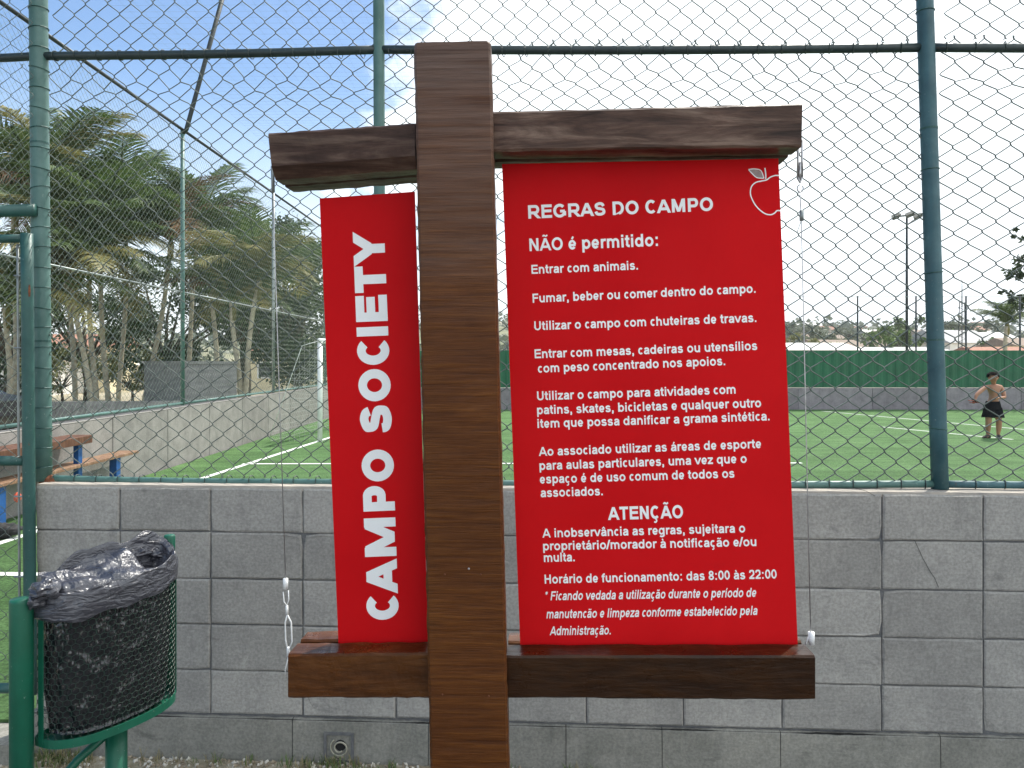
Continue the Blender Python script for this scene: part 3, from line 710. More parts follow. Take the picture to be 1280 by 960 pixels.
        if ch in 'ij': S_.append([(.2,1-w*.95),(.2,1)])
    elif ch == 'o': W_ = .86; a = rd(W_,XH); S_ = [arc(*a, 0, 360, 26)]
    elif ch == 's': W_ = .77; k = XH; S_ = [spl([(W_-SBR-h-.01,k*.72),(.5,k-h-.01),(W_/2,k-h+.005),(.24,k-h-.03),(SBR+h+.01,k*.73),(.25,k*.565),(.42,k*.5),(.58,k*.43),(W_-SBR-h,k*.27),(.55,h+.02),(W_/2,h-.005),(.22,h+.02),(SBR+h-.01,k*.30)])]
    elif ch == 't': W_ = .47; S_ = [[(.22,.94),(.22,.22)]+arc(.22+.14,.22,.14,.22-h,180,268,6)+[(.44,h)], [(.03,XH-h*.9),(.43,XH-h*.9)]]
    elif ch == 'u': W_ = .85; x = SBR+.02+h; r = W_-x; S_ = [[(x,XH)]+arc(W_/2,h+.24,W_/2-x,.25,180,360,12), [(r,XH),(r,0)]]
    elif ch == 'v': W_ = .78; S_ = [[(h*.85,XH),(W_/2,.02)],[(W_-h*.85,XH),(W_/2,.02)]]
    elif ch == 'x': W_ = .78; S_ = [[(h,XH),(W_-h,0)],[(W_-h,XH),(h,0)]]
    elif ch == 'z': W_ = .70; S_ = [[(.05,XH-h),(W_-.05,XH-h)],[(W_-.12,XH-h),(.12,h)],[(.05,h),(W_-.04,h)]]
    elif ch == 'k': W_ = .80; x = SBR+.02+h; S_ = [[(x,0),(x,1)],[(x,.25),(W_-h*1.2,XH)],[(.40,.46),(W_-h*.8,0)]]
    elif ch == '0': W_ = .78; S_ = [arc(.39,.5,.39-SBR*.7-h,.5-h+.01,0,360,26)]
    elif ch == '2': W_ = .78; S_ = [spl([(SBR+h,.68),(.2,.86),(.39,1-h+.005),(.58,.87),(W_-SBR-h,.70),(.6,.5),(.36,.30),(.15,.1)]), [(.07,h),(W_-.06,h)]]
    elif ch == '8': W_ = .78; S_ = [arc(.39,.735,.20,.265-h+.01,0,360,20), arc(.39,.275,.235,.275-h+.01,0,360,20)]
    elif ch in '.:,':
        W_ = .40; S_ = [[(.2,0),(.2,w*1.0)]]
        if ch == ':': W_ = .46; S_ = [[(.23,0),(.23,w)],[(.23,XH-w),(.23,XH)]]
        if ch == ',': S_.append([(.25,.04),(.15,-.17)])
    elif ch == '/': W_ = .42; S_ = [[(.04,-.02),(.38,1.02)]]
    elif ch == '*': W_ = .55; S_ = [[(.27,.62),(.27,1.0)],[(.10,.71),(.44,.91)],[(.10,.91),(.44,.71)]]; return (W_, [(s_, w*.5) for s_ in S_])
    else: W_ = .40
    return (W_, [(s_, w) for s_ in S_])
def text_strokes(txt, w, shear=0., track=0.):
    """-> list of quads strips (verts 2-D, faces), total extent"""
    out = []; x = 0
    for ch in txt:
        W_, st = glyph(ch, w)
        for si, (pts, sw) in enumerate(st):
            p = [Vector((a[0]+x, a[1])) for a in pts]; n = len(p)
            closed = (p[0]-p[-1]).length < 1e-4
            L = []; Rr = []
            for i in range(n):
                if closed: a, b = p[(i-1) % (n-1)], p[(i+1) % (n-1)]
                else: a, b = p[max(i-1, 0)], p[min(i+1, n-1)]
                if n == 2 and abs(b.x-a.x) > .06 and abs(b.y-a.y) > .25 and ch != '*':      # diagonals end flat on the line
                    sg = 1 if b.y < a.y else -1; q = Vector((sg*sw/2*min(1.6, (b-a).length/abs(b.y-a.y)), 0)); L.append(p[i]+q); Rr.append(p[i]-q); continue
                if i in (0, n-1) and not closed: d = (b-a).normalized(); k = 1
                else:
                    d1 = (p[i]-a).normalized(); d2 = (b-p[i]).normalized(); d = (d1+d2)
                    d = d.normalized() if d.length > 1e-6 else d1; k = min(1.6, 1/max(.5, d.dot(d1)))
                nn = Vector((-d.y, d.x))*sw/2*k; L.append(p[i]+nn); Rr.append(p[i]-nn)
            out.append((L+Rr, [(i, n+i, n+i+1, i+1) for i in range(n-1)], si))
        x += W_+track-(.11 if ch == 'C' and w > .25 else .05 if ch in 'Cc' else 0)
    return [([Vector((v.x+v.y*shear, v.y)) for v in vs], fs, si) for vs, fs, si in out]
def letters(txt, x0, y0, x1, y1, cap, panel_o, w=.2, shear=0., up=None, track=0.):
    """one printed line: its baseline runs from pixel (x0,y0) to (x1,y1), capitals `cap` pixels high"""
    st = text_strokes(txt, w, shear, track)
    mn = min(v.x for s_ in st for v in s_[0]); mxx = max(v.x for s_ in st for v in s_[0])
    A = SPt(x0, y0, PD); B = SPt(x1, y1, PD)
    if up is None: up = (-.042, -1.)
    ul = math.hypot(*up); C = SPt(x0+up[0]/ul*cap, y0+up[1]/ul*cap, PD)
    U = (B-A)/(mxx-mn); V = (C-A); b = MB()
    for vs, fs, si in st:
        n = len(vs)//2; b.add([A+U*(v.x-mn)+V*v.y-DV*(.0004+.0001*si+.000008*(i % n)) for i, v in enumerate(vs)], fs)
    return b.build('lettering', M_letter, panel_o)
RULES = [
 ('REGRAS DO CAMPO', 660.5, 273.5, 891.5, 263.5, 16.5, .215, 0),
 ('NÃO é permitido:', 662, 314, 822.5, 307.5, 15.5, .195, 0),
 ('Entrar com animais.', 664.5, 342.5, 797.5, 337, 11, .19, 0),
 ('Fumar, beber ou comer dentro do campo.', 666, 378.5, 944.5, 366, 11, .19, 0),
 ('Utilizar o campo com chuteiras de travas.', 667.5, 413, 945.5, 402.5, 11, .19, 0),
 ('Entrar com mesas, cadeiras ou utensílios', 668.5, 448, 946.5, 437.5, 11, .19, 0),
 ('com peso concentrado nos apoios.', 672.5, 466, 906.5, 456.5, 11, .19, 0),
 ('Utilizar o campo para atividades com', 671, 500.5, 919.5, 492, 11, .19, 0),
 ('patins, skates, bicicletas e qualquer outro', 671.5, 518, 951.5, 509, 11, .19, 0),
 ('item que possa danificar a grama sintética.', 672, 535, 962, 525.5, 11, .19, 0),
 ('Ao associado utilizar as áreas de esporte', 673.5, 570, 951.5, 560, 11, .19, 0),
 ('para aulas particulares, uma vez que o', 674.5, 587.5, 933.5, 578.5, 11, .19, 0),
 ('espaço é de uso comum de todos os', 675, 604.5, 918, 597, 11, .19, 0),
 ('associados.', 676, 621.5, 753.5, 619, 11, .19, 0),
 ('ATENÇÃO', 760, 650, 854, 647.5, 16, .215, 0),
 ('A inobservância as regras, sujeitara o', 678, 672, 931.5, 665.5, 11, .19, 0),
 ('proprietário/morador à notificação e/ou', 679, 688, 945.5, 682.5, 11, .19, 0),
 ('multa.', 680, 702.5, 718.5, 701.5, 11, .19, 0),
 ('Horário de funcionamento: das 8:00 às 22:00', 681, 729.5, 971, 723, 11, .19, 0),
 ('* Ficando vedada a utilização durante o período de', 682, 750.5, 945.5, 746, 11, .18, .22),
 ('manutencão e limpeza conforme estabelecido pela', 683, 773, 947, 768.5, 11, .18, .22),
 ('Administração.', 687, 794, 763.5, 793, 11, .18, .22)]
for (t, x0, y0, x1, y1, cap, off, sh) in RULES: letters(t, x0, y0, x1, y1, cap+.3, pan_r, off-.004, sh, track=-.02)
letters('CAMPO', 498.5, 774, 491.3, 561, 39.5, pan_l, .272, 0, up=(-1, .035), track=-.005)
letters('SOCIETY', 490.3, 540, 480.3, 288, 39.5, pan_l, .272, 0, up=(-1, .035), track=-.005)
def apple():
    b = MB(); T = lambda x, y: SPt(x, y, PD)-DV*.0008
    def stroke(pts, w):
        pts = [Vector((p[0], p[1])) for p in pts]; L, Rr = [], []
        for i, p in enumerate(pts):
            d = (pts[min(i+1, len(pts)-1)]-pts[max(i-1, 0)]).normalized(); n = Vector((-d.y, d.x))*w/2
            L.append(T(*(p+n))); Rr.append(T(*(p-n)))
        n = len(pts); b.add(L+Rr, [(i, i+1, n+i+1, n+i) for i in range(n-1)])
    def spline(c, k=6):
        out = []
        for i in range(len(c)-1):
            p0, p1, p2, p3 = [Vector(c[max(0, min(len(c)-1, j))]) for j in (i-1, i, i+1, i+2)]
            for s in range(k):
                t = s/k; out.append(.5*((2*p1)+(p2-p0)*t+(2*p0-5*p1+4*p2-p3)*t*t+(3*p1-p0-3*p2+p3)*t**3))
        out.append(Vector(c[-1])); return out
    stroke(spline([(974,219.5),(969,219.5),(963,221.5),(958,225),(951,226.5),(944,228.5),(939,234),(938,243),(942,253),(948,261),(956,267),(963,268.5),(968,266.5),(971,263.5),(975.5,263.5)]), 1.5)
    stroke(spline([(957,224),(957,218),(956,210)]), 1.6); 
    stroke(spline([(954.8,223),(946,222),(940,217),(935.5,212)]), 1.3); stroke(spline([(935.5,212),(943,211.3),(951,213.5),(954.8,223)]), 1.3)
    lf = spline([(936.5,212.6),(942,218.5),(947,221.4),(954,222.4)])+spline([(954,222.4),(950.5,214.5),(943,212),(936.5,212.6)])
    o = b.build('apple_outline', M_letter, pan_r)
    b2 = MB(); b2.add([SPt(p.x, p.y, PD)-DV*.0005 for p in lf], [tuple(range(len(lf)))]); b2.build('leaf_print', mottled('grey_print', srgb(150,130,128), srgb(180,160,156), 60, .5), pan_r)
apple()
def fixings():
    # right: turnbuckle, hook, ferrules, wire
    Y = .085; c = lambda x, y: SPt(x, y, Y)
    cab = MB(); cab.tube([c(1000,243), c(1001.5,268), c(1003,330), c(1009,600), c(1013.5,795)], .0011, 6); o = cab.build('cable', M_steel, sign, smooth=True)
    b = MB(); b.tube([c(997.5,176), c(997,222)], .0022, 6); b.tube([c(1002.5,176), c(1002.8,222)], .0022, 6); b.tube([c(1000,203), c(1000,226)], .0028, 8)
    b.tube([c(997,222), c(1000,228), c(1002.8,222)], .0028, 6); b.tube([c(997.5,177), c(1000,172), c(1002.5,177)], .0024, 6)
    b.build('turnbuckle', M_steel, o, smooth=True)
    b = MB(); cc = c(1000.3,235.5); r = .0062
    b.tube([cc+Vector((math.cos(a)*r, 0, math.sin(a)*r*1.2)) for a in [R(x) for x in range(100, 430, 22)]], .0014, 6); b.build('hook', M_steel, o, smooth=True)
    b = MB(); b.tube([c(1002,263), c(1002,276)], .0042, 10); b.tube([c(1001.5,276), c(996,291)], .0008, 5); b.build('ferrule', M_galv, o, smooth=True)
    b = MB(); b.tube([c(1014,790), c(1014.5,805.5)], [.0066,.0058], 12); b.tube([c(1012.5,791), c(1007,806)], [.0015,.0015], 6); b.build('ferrule', M_whiteplastic, o, smooth=True)
    # left
    cab = MB(); cab.tube([c(341,222), c(343,300), c(349.5,500), c(357,724)], .0010, 6); o = cab.build('cable', M_steel, sign, smooth=True)
    b = MB(); b.tube([c(340.5,208), c(341.5,240)], .0038, 8); b.build('turnbuckle', M_galv, o, smooth=True)
    b = MB(); b.tube([c(357,723), c(357,736)], .0052, 10); b.build('ferrule', M_whiteplastic, o, smooth=True)
    b = MB(); b.tube([c(354,740), c(355,752), c(358.5,757), c(361,750), c(360.5,738)], .0011, 6); b.tube([c(358.5,757), c(359,768)], .0028, 6)
    b.tube([c(359,768), c(356.5,778), c(357,800), c(360,814)], .0015, 6); b.tube([c(359,768), c(364,778), c(365,802), c(361,814)], .0015, 6)
    b.tube([c(360.5,809), c(360.5,820)], .0036, 8); b.tube([c(360.5,820), c(356.5,838), c(358,846)], .0012, 6); b.build('turnbuckle', M_whiteplastic, o, smooth=True)
fixings()
b = MB()
for (x, y, r) in ((586,711,.0022), (556,718,.0018), (601,718,.0018), (553,868,.0018), (611,870,.0018)):
    b = MB(); p = SPt(x, y, -.0285); b.ell(p, (r,.0012,r), 8, 5); b.build('nail_head', M_steel if r > .002 else M_rust, sign)

# ------------------------------------------------------------------ litter bin
def litter_bin():
    A = P(27, 750, 2.2); B = P(208, 700, 2.62); A.z = B.z = 0
    root = empty('litter_bin', (A+B)/2, 0, 'green half round wire litter bin lined with a black bag beside the block wall', 'litter bin')
    b = MB(); b.tube([Vector((A.x,A.y,-.02)), Vector((A.x,A.y,1.008)), Vector((A.x,A.y,1.016))], [.031,.031,.0295], 24); b.build('post', M_bin, root, smooth=True)
    b = MB(); b.tube([Vector((B.x+.006,B.y+.01,.575)), Vector((B.x+.006,B.y+.01,1.095)), Vector((B.x+.006,B.y+.01,1.101))], [.0185,.0185,.0165], 18); b.build('post', M_bin, root, smooth=True)
    A2 = A+(B-A)*.085; B2 = B-(B-A)*.03
    Mid = (A2+B2)/2; hx = (A2-B2)/2; n = Vector((-hx.y, hx.x, 0)).normalized()
    if n.y > 0: n = -n
    def path(t, off=0.):                    # t 0..1 from A2 round the bulge to B2
        th = math.pi*t; c = math.cos(th); s_ = math.sin(th)
        c = math.copysign(abs(c)**.86, c); s_ = abs(s_)**.72
        return Mid+hx*c*(1+off*2.2)+n*(.145+off)*s_
    def back(t, off=0.): return B2.lerp(A2, t)-n*(.012+off)
    def loop(t, off=0.): return path(t/.62, off) if t < .62 else back((t-.62)/.38, off)
    zb, zt = .592, 1.0
    # bottom and top hoops as flat bands
    def band(z0, z1, off, name):
        b = MB(); k = 60
        for i in range(k):
            p = loop(i/k, off)
            q = loop(i/k, off+.004)
            b.v += [Vector((p.x,p.y,z0)), Vector((q.x,q.y,z0)), Vector((q.x,q.y,z1)), Vector((p.x,p.y,z1))]
        for i in range(k):
            j = (i+1) % k
            for a in range(4): b.f.append((i*4+a, j*4+a, j*4+(a+1) % 4, i*4+(a+1) % 4)); b.mi.append(0)
        b.build(name, M_bin, root)
    band(zb-.012, zb+.013, .004, 'bottom_hoop'); band(zt-.02, zt, -.012, 'top_hoop')
    b = MB(); k = 40; pts = [loop(i/k) for i in range(k)]
    b.add([Vector((p.x,p.y,zb-.008)) for p in pts], [tuple(range(k))]); b.build('base_plate', M_bin, root)
    for t in (.535, .04):
        p = path(t/.62 if t > .1 else .02, .008); q = path((t+.022)/.62 if t > .1 else .05, .008); b = MB()
        d = (q-p); nn = Vector((d.y,-d.x,0)).normalized()*.003
        b.hexa([Vector((v.x,v.y,zb)) for v in (p, q, q+nn, p+nn)]+[Vector((v.x,v.y,zt-.01)) for v in (p, q, q+nn, p+nn)]); 
        b.build('strap', M_bin, root)
    # hexagonal netting
    tot = 0; S_ = [0]; K = 300; pp = [path(i/K, .0035) for i in range(K+1)]
    for i in range(K): tot += (pp[i+1]-pp[i]).length; S_.append(tot)
    def at(s):
        s = max(0, min(tot, s)); import bisect
        i = min(K-1, max(0, bisect.bisect_right(S_, s)-1)); f_ = (s-S_[i])/max(1e-9, S_[i+1]-S_[i]); return pp[i].lerp(pp[i+1], f_)
    b = MB(); cw = .0215; hw = .0205; nx = int(tot/cw); nzr = int((zt-.01-zb)/(hw*.78))
    def hp(x, z):
        p = at(x); q = .0016*noise.noise(Vector((x*40, z*40, 0))); return Vector((p.x+q, p.y, z+q))
    for j in range(nzr+1):
        for i in range(nx+1):
            ox = (i+.5*(j % 2))*cw; z = zb+.01+j*hw*.78; top_ = z+hw*.39
            b.tube([hp(ox, z), hp(ox+cw/2, z+hw*.26)], .0009, 3, cap=False); b.tube([hp(ox+cw/2, z+hw*.26), hp(ox+cw, z)], .0009, 3, cap=False)
            b.tube([hp(ox+cw/2, z+hw*.26), hp(ox+cw/2, z+hw*.78)], .0013, 3, cap=False)
    b.build('wire_netting', mottled('net_wire', srgb(16,44,34), srgb(36,62,50), 30, .5, 0), root)
    # centre support
    c = Mid+n*.06
    b = MB(); b.tube([Vector((c.x,c.y,-.02)), Vector((c.x,c.y,zb-.01))], .0315, 18); b.build('support_post', M_bin, root, smooth=True)
    b = MB(); b.tube([Vector((c.x,c.y,zb-.03)), Vector((c.x-.09,c.y-.05,zb-.11)), Vector((A.x+.02,A.y+.02,zb-.2))], .013, 10); b.build('strut', M_bin, root, smooth=True)
    b = MB(); a_ = Vector((A.x+.02, A.y, .985)); b.tube([a_, Vector((A2.x, A2.y-.01, .99))], .008, 8); b.build('bracket', M_bin, root)
    # bag: inside wall, over the rim, and down the outside
    bagm = Mat('black_plastic_bag', (.012,.013,.016,1), .13, 0, .9)
    v = bagm.vec(); bagm.bump(bagm.math('ADD', bagm.noise(v, 6, 2, .45, 2.6), bagm.math('MULTIPLY', bagm.noise(bagm.vec((12,12,2.4)), 1.5, 2, .5, 2.8), 1.3)), .6, .03)
    bagtop = Mat('grey_black_plastic_bag', (.052,.053,.066,1), .24, 0, .9)
    v = bagtop.vec(); bagtop.bump(bagtop.math('ADD', bagtop.noise(v, 6, 2, .45, 2.8), bagtop.math('MULTIPLY', bagtop.noise(bagtop.vec((12,12,34)), 1.3, 4, .5, 1.5), .8)), .7, .02)
    bag = MB()
    def rimz(t):
        p = loop(t); k = (p.y-A2.y)/(B2.y-A2.y)
        return 1.025+.035*k+(.010*math.sin(t*31)+.007*math.sin(t*57+1))*(1 if t > .62 else .45)+.068*math.sin(math.pi*max(0., min(1., (t-.58)/.42)))**.6
    cen = Mid+n*.055
    def bagf(u, w):
        t = u % 1.0; p0 = loop(t); d = (p0-cen); rz = rimz(t)
        wr = noise.noise(Vector((t*26, w*7, 3)))*.0035+noise.noise(Vector((t*11, w*9, 5)))*.005
        prof = [(-.34,.55),(-.24,.74),(-.14,.80),(-.07,.85),(-.025,.92),(0,.975),(.006,1.03),(-.012,1.075),(-.04,1.085),(-.07,1.075),(-.078,1.05)]
        x = w*(len(prof)-1); i = min(int(x), len(prof)-2); f_ = x-i
        dz = prof[i][0]*(1-f_)+prof[i+1][0]*f_; sc = prof[i][1]*(1-f_)+prof[i+1][1]*f_
        q = cen+d*(sc+wr*6*(1 if w > .3 else .5)*.25/ .25)
        return (q.x, q.y, rz+dz+wr*1.3)
    bag.grid(bagf, 150, 44, True)
    bg = bag.build('bin_bag', bagtop.m, root, smooth=True, label='black plastic bag folded over the rim of the bin')
    # bag body seen through the netting
    bb = MB()
    def body(u, w):
        t = u % 1.; p0 = loop(t); d = p0-cen; k = .965 - .10*(1-w)**3
        wr = .09*noise.noise(Vector((t*16, w*2.2, 8)))+.04*noise.noise(Vector((t*40, w*5, 8))); wr = -abs(wr)
        q = cen+d*(k+wr-.02); return (q.x, q.y, zb+.012+(.40)*w)
    bb.grid(body, 110, 26, True); k = 110; bb.f.append(tuple(range(k))); bb.mi.append(0)
    bb.build('bag_body', bagm.m, root, smooth=True)
    # rubbish / knotted tails of the bag
    def knot(c, r, seed, sz=(1,1,1)):
        b = MB()
        def fn(u, v):
            th = 2*math.pi*u; ph = math.pi*(v-.5); d = Vector((math.cos(th)*math.cos(ph), math.sin(th)*math.cos(ph), math.sin(ph)))
            k = 1+.5*noise.noise(d*1.9+Vector((seed,0,0)))+.16*noise.noise(d*5+Vector((seed,3,0)))
            return c+Vector((d.x*sz[0], d.y*sz[1], d.z*sz[2]))*r*k
        b.grid(fn, 28, 18, True); b.build('bag_knot', bagtop.m, bg, smooth=True)
    knot(P(56,738,2.2), .034, 1, (1.1,1,.8)); knot(P(170,690,2.55), .034, 5, (1.2,.8,.6)); knot(P(45,752,2.19), .02, 9)
    knot(P(194,693,2.58), .024, 15, (1.1,.8,.7))
    # crumpled film billowing across the mouth
    b = MB()
    def film(u, w):
        p = path(.03+.9*u, -.012).lerp(back(1-(.03+.9*u), .0), w); a = 4*w*(1-w)
        z = 1.005+.03*u+.062*w+.022*a*(.6+.5*math.sin(u*7+w*3))+.018*noise.noise(Vector((u*5, w*3.5, 2)))+.006*abs(math.sin(u*13+w*4))
        if u > .66: z -= .16*a*(u-.66)/.34*1.6
        return (p.x, p.y, z)
    b.grid(film, 60, 24); b.build('bag_film', bagtop.m, bg, smooth=True)
    b = MB(); c = P(83,719,2.3); b.add([c+Vector(v) for v in ((-.016,0,-.012),(.002,-.008,-.016),(.018,.0,-.006),(.006,.006,.008),(-.004,.002,.017),(-.001,-.006,-.002))], [(0,1,5),(1,2,5),(2,3,5),(3,4,5),(4,0,5)]); b.build('paper_scrap', M_white, bg)
litter_bin()

# ------------------------------------------------------------------ side fence and its wall (left of the field)
def side_fence():
    w = empty('side_wall', (SX, 14.2, 0), 0, 'pale concrete slab wall along the left side of the field behind the goal', 'wall')
    y = 3.55; 
    b = MB(); b.box((SX-.10, 3.5, 0), (SX-.004, 24.7, .955)); b.build('core', M_sidewall, w)
    while y < 24.7:
        b = MB(); b.bbox((SX-.02, y+.008, .0), (SX+.03, min(y+1.58, 24.75)-.008, .955), .006); b.build('slab', M_sidewall, w); y += 1.58
    b = MB(); b.bbox((SX-.115, 3.5, .957), (SX+.031, 24.75, .972), .004); b.build('coping', M_sidewall, w)
    f = empty('side_fence', (SX, 14.2, .985), 0, 'tall green chain link fence receding along the left side of the field', 'fence')
    xf = SX-.03; zt = 5.33
    ys = [3.6, 7.5, 12.1, 16.7, 21.3, 24.6]
    for i, yy in enumerate(ys):
        b = MB(); b.tube([(xf, yy, .985), (xf, yy, 3.0), (xf, yy, zt)], .032, 12); b.build('post', M_galv if i == 3 else M_pipe, f, smooth=True)
        if i in (1, 2):
            b = MB(); b.tube([(xf, yy, zt-.06), (xf+.06, yy, zt), (xf+.72, yy, zt+2.4)], .034, 12); b.build('overhang_arm', M_dark, f, smooth=True)
    for z, r, m_ in ((zt, .024, M_dark), (2.77, .013, M_galv), (1.02, .022, M_pipe)):
        for i in range(len(ys)-1):
            b = MB(); b.tube([(xf, ys[i], z), (xf, ys[i+1], z)], r, 8); b.build('rail', m_, f, smooth=True)
    for i in range(len(ys)-1):
        for z0, z1 in ((1.04, 2.76), (2.79, zt-.02)):
            b = MB(); link_mesh(b, ys[i]+.03, ys[i+1]-.03, z0, z1, .105, .098, .0019, lambda x, z, y: Vector((xf+.01, x, z)), n=3, fine=False, nz=.012)
            b.build('chain_link', M_wire_far, f)
side_fence()
# roof netting over the field, thin cord
def roof_net():
    b = MB(); z = 6.1
    for i in range(0, 116):
        x = SX+.3+i*.16
        if x > 13: break
        b.tube([Vector((x, 4+20*t/8, z-.15*math.sin(math.pi*t/8)+.02*noise.noise(Vector((x,t,0))))) for t in range(9)], .0009, 3, cap=False)
    for j in range(0, 125):
        y = 4+j*.16
        b.tube([Vector((SX+.3+18*t/8, y, z-.15*math.sin(math.pi*j/125)+.02*noise.noise(Vector((t,y,3))))) for t in range(9)], .0009, 3, cap=False)
    o = b.build('roof_net', M_wire_far); tag(o, 'thin cord netting stretched high over the playing field against the sky', 'netting')
roof_net()

# ------------------------------------------------------------------ far wall, sheets, posts and wires
FY = 24.8
def far_side():
    w = empty('far_wall', (7, FY, 0), 0, 'low grey wall with green sheet fencing along the far edge of the field', 'wall')
    x = SX
    while x < 24:
        b = MB(); b.bbox((x+.008, FY, 0), (x+2.4-.008, FY+.14, .8), .006); b.build('slab', M_farwall, w); x += 2.4
    b = MB(); b.box((SX, FY+.02, 0), (24, FY+.12, .79)); b.build('core', M_farwall, w)
    # green corrugated sheets
    x = SX; i = 0
    while x < 24:
        b = MB(); wd = 1.76; n = 24
        def fn(u, v):
            k = (round(u*n) % 4); y = FY+.05-(.022 if k in (0,1) else 0)
            return (x-.02+(wd+.04)*u, y+.004*(i % 2), .81+1.2*v)
        b.grid(fn, n, 1); b.build('green_sheet', M_greensheet, w); x += wd; i += 1
    f = empty('far_fence', (7, FY+.1, .8), 0, 'thin grey post and wire fence rising above the green sheets at the far edge', 'fence')
    for px in (1072, 1145, 1207.5, 1275, 938, 1345, 1420):
        p = P(px, 370, FY+.2); b = MB(); b.tube([(p.x, p.y, .0), (p.x, p.y, p.z)], .028, 8); b.build('post', M_dark, f, smooth=True)
    for y in (371, 404):
        b = MB(); b.tube([P(700, y, FY+.2), P(1500, y, FY+.2)], .010 if y < 380 else .005, 5); b.build('wire', M_galv, f)
far_side()
def light_pole():
    Y = 27; r = empty('floodlight_pole', P(1133.5, 510, Y)*1, 0, 'slim floodlight pole with two lamps on a crossbar behind the green fence', 'floodlight')
    r.location.z = 0
    b = MB(); t = P(1133.5, 270, Y); b.tube([(t.x,t.y,0),(t.x,t.y,t.z*.6),tuple(t)], [.05,.045,.035], 10); b.build('pole', M_dark, r, smooth=True)
    b = MB(); b.tube([P(1119,271,Y), P(1163,266,Y)], .03, 6); b.tube([P(1122,273,Y), P(1133.5,281,Y), P(1148,271,Y)], .018, 6); b.build('crossbar', M_dark, r)
    for (x, y) in ((1119.5,271),(1137,268.5),(1147,271)):
        c = P(x, y, Y-.1); M = Matrix.Translation(c) @ Euler((R(-35), R(-22), 0)).to_matrix().to_4x4()
        b = MB(); b.hexa([M @ Vector(p) for p in ((-.17,-.10,-.05),(.17,-.10,-.05),(.12,.08,-.05),(-.12,.08,-.05),(-.14,-.08,.07),(.14,-.08,.07),(.10,.07,.07),(-.10,.07,.07))]); b.build('lamp_head', M_dark, r)
light_pole()
def mast():
    Y = 60; t = P(1202.5, 346, Y); r = empty('lattice_mast', (t.x, Y, 0), 0, 'narrow lattice mast rising beside the right fence post on the skyline', 'mast')
    b = MB()
    for k in range(3):
        a = k*2.094; b.tube([(t.x+.35*math.cos(a), Y+.35*math.sin(a), 0), (t.x+.2*math.cos(a), Y+.2*math.sin(a), t.z-2)], .04, 4)
    for j in range(14):
        z = j*(t.z-2)/14; b.tube([(t.x-.3, Y, z), (t.x+.28, Y, z+.25), (t.x-.28, Y, z+.5)], .025, 4)
    b.build('lattice', M_dark, r); b = MB(); b.tube([(t.x,Y,t.z-2.2), tuple(t)], [.05,.02], 5); b.build('aerial', M_dark, r)
mast()

# ------------------------------------------------------------------ goal
def goal():
    p0 = PZ(400, 552, FZ); d = (gl1-gl0).normalized(); L = 4.2; p1 = p0+d*L; hh = 1.98
    n = Vector((-1, 0, 0)); g = empty('goal', (p0.x, p0.y, FZ), 0, 'white tubular football goal with a sagging net behind the narrow red panel', 'goal')
    for k, p in enumerate((p0, p1)):
        b = MB(); b.tube([(p.x,p.y,FZ),(p.x,p.y,FZ+hh)], .05, 12); b.build('upright', M_white, g, smooth=True)
    b = MB(); b.tube([(p0.x,p0.y-.05,FZ+hh),(p1.x,p1.y+.05,FZ+hh)], .05, 12); b.build('crossbar', M_white, g, smooth=True)
    for p in (p0, p1):
        b = MB(); b.tube([(p.x,p.y,FZ+hh),(p.x-.35,p.y,FZ+hh-.1),(p.x-1.0,p.y,FZ+.05)], .007, 6); b.build('back_stay', M_white, g, smooth=True)
    net = MB()
    def surf(u, w):      # w: 0 at crossbar -> 1 on the ground behind; u along
        p = p0.lerp(p1, u); x = -.35*min(1, w*3)-.62*max(0, (w-.2))/.8
        sag = -.22*math.sin(math.pi*u)*math.sin(math.pi*min(1, w*1.6)) if w < .63 else 0
        return Vector((p.x+x+.02*noise.noise(Vector((u*12,w*12,0))), p.y, FZ+hh*(1-w)**1.05+sag+.01))
    for i in range(37): net.tube([surf(i/36, j/16) for j in range(17)], .0025, 3, cap=False)
    for j in range(1, 19): net.tube([surf(i/36, j/18) for i in range(37)], .0025, 3, cap=False)
    for p in (p0, p1):
        for i in range(1, 9):
            x = i*.1; zt = hh*(1-max(0, x-.3)/.75); net.tube([(p.x-x, p.y, FZ), (p.x-x, p.y, FZ+zt)], .0025, 3, cap=False)
        for j in range(1, 16):
            z = j*.12; net.tube([(p.x, p.y, FZ+z), (p.x-min(.97, .35+.65*(1-z/hh)), p.y, FZ+z)], .0025, 3, cap=False)
    net.build('net', mottled('net_cord', srgb(170,172,166), srgb(196,196,190), 9, .8), g)
goal()

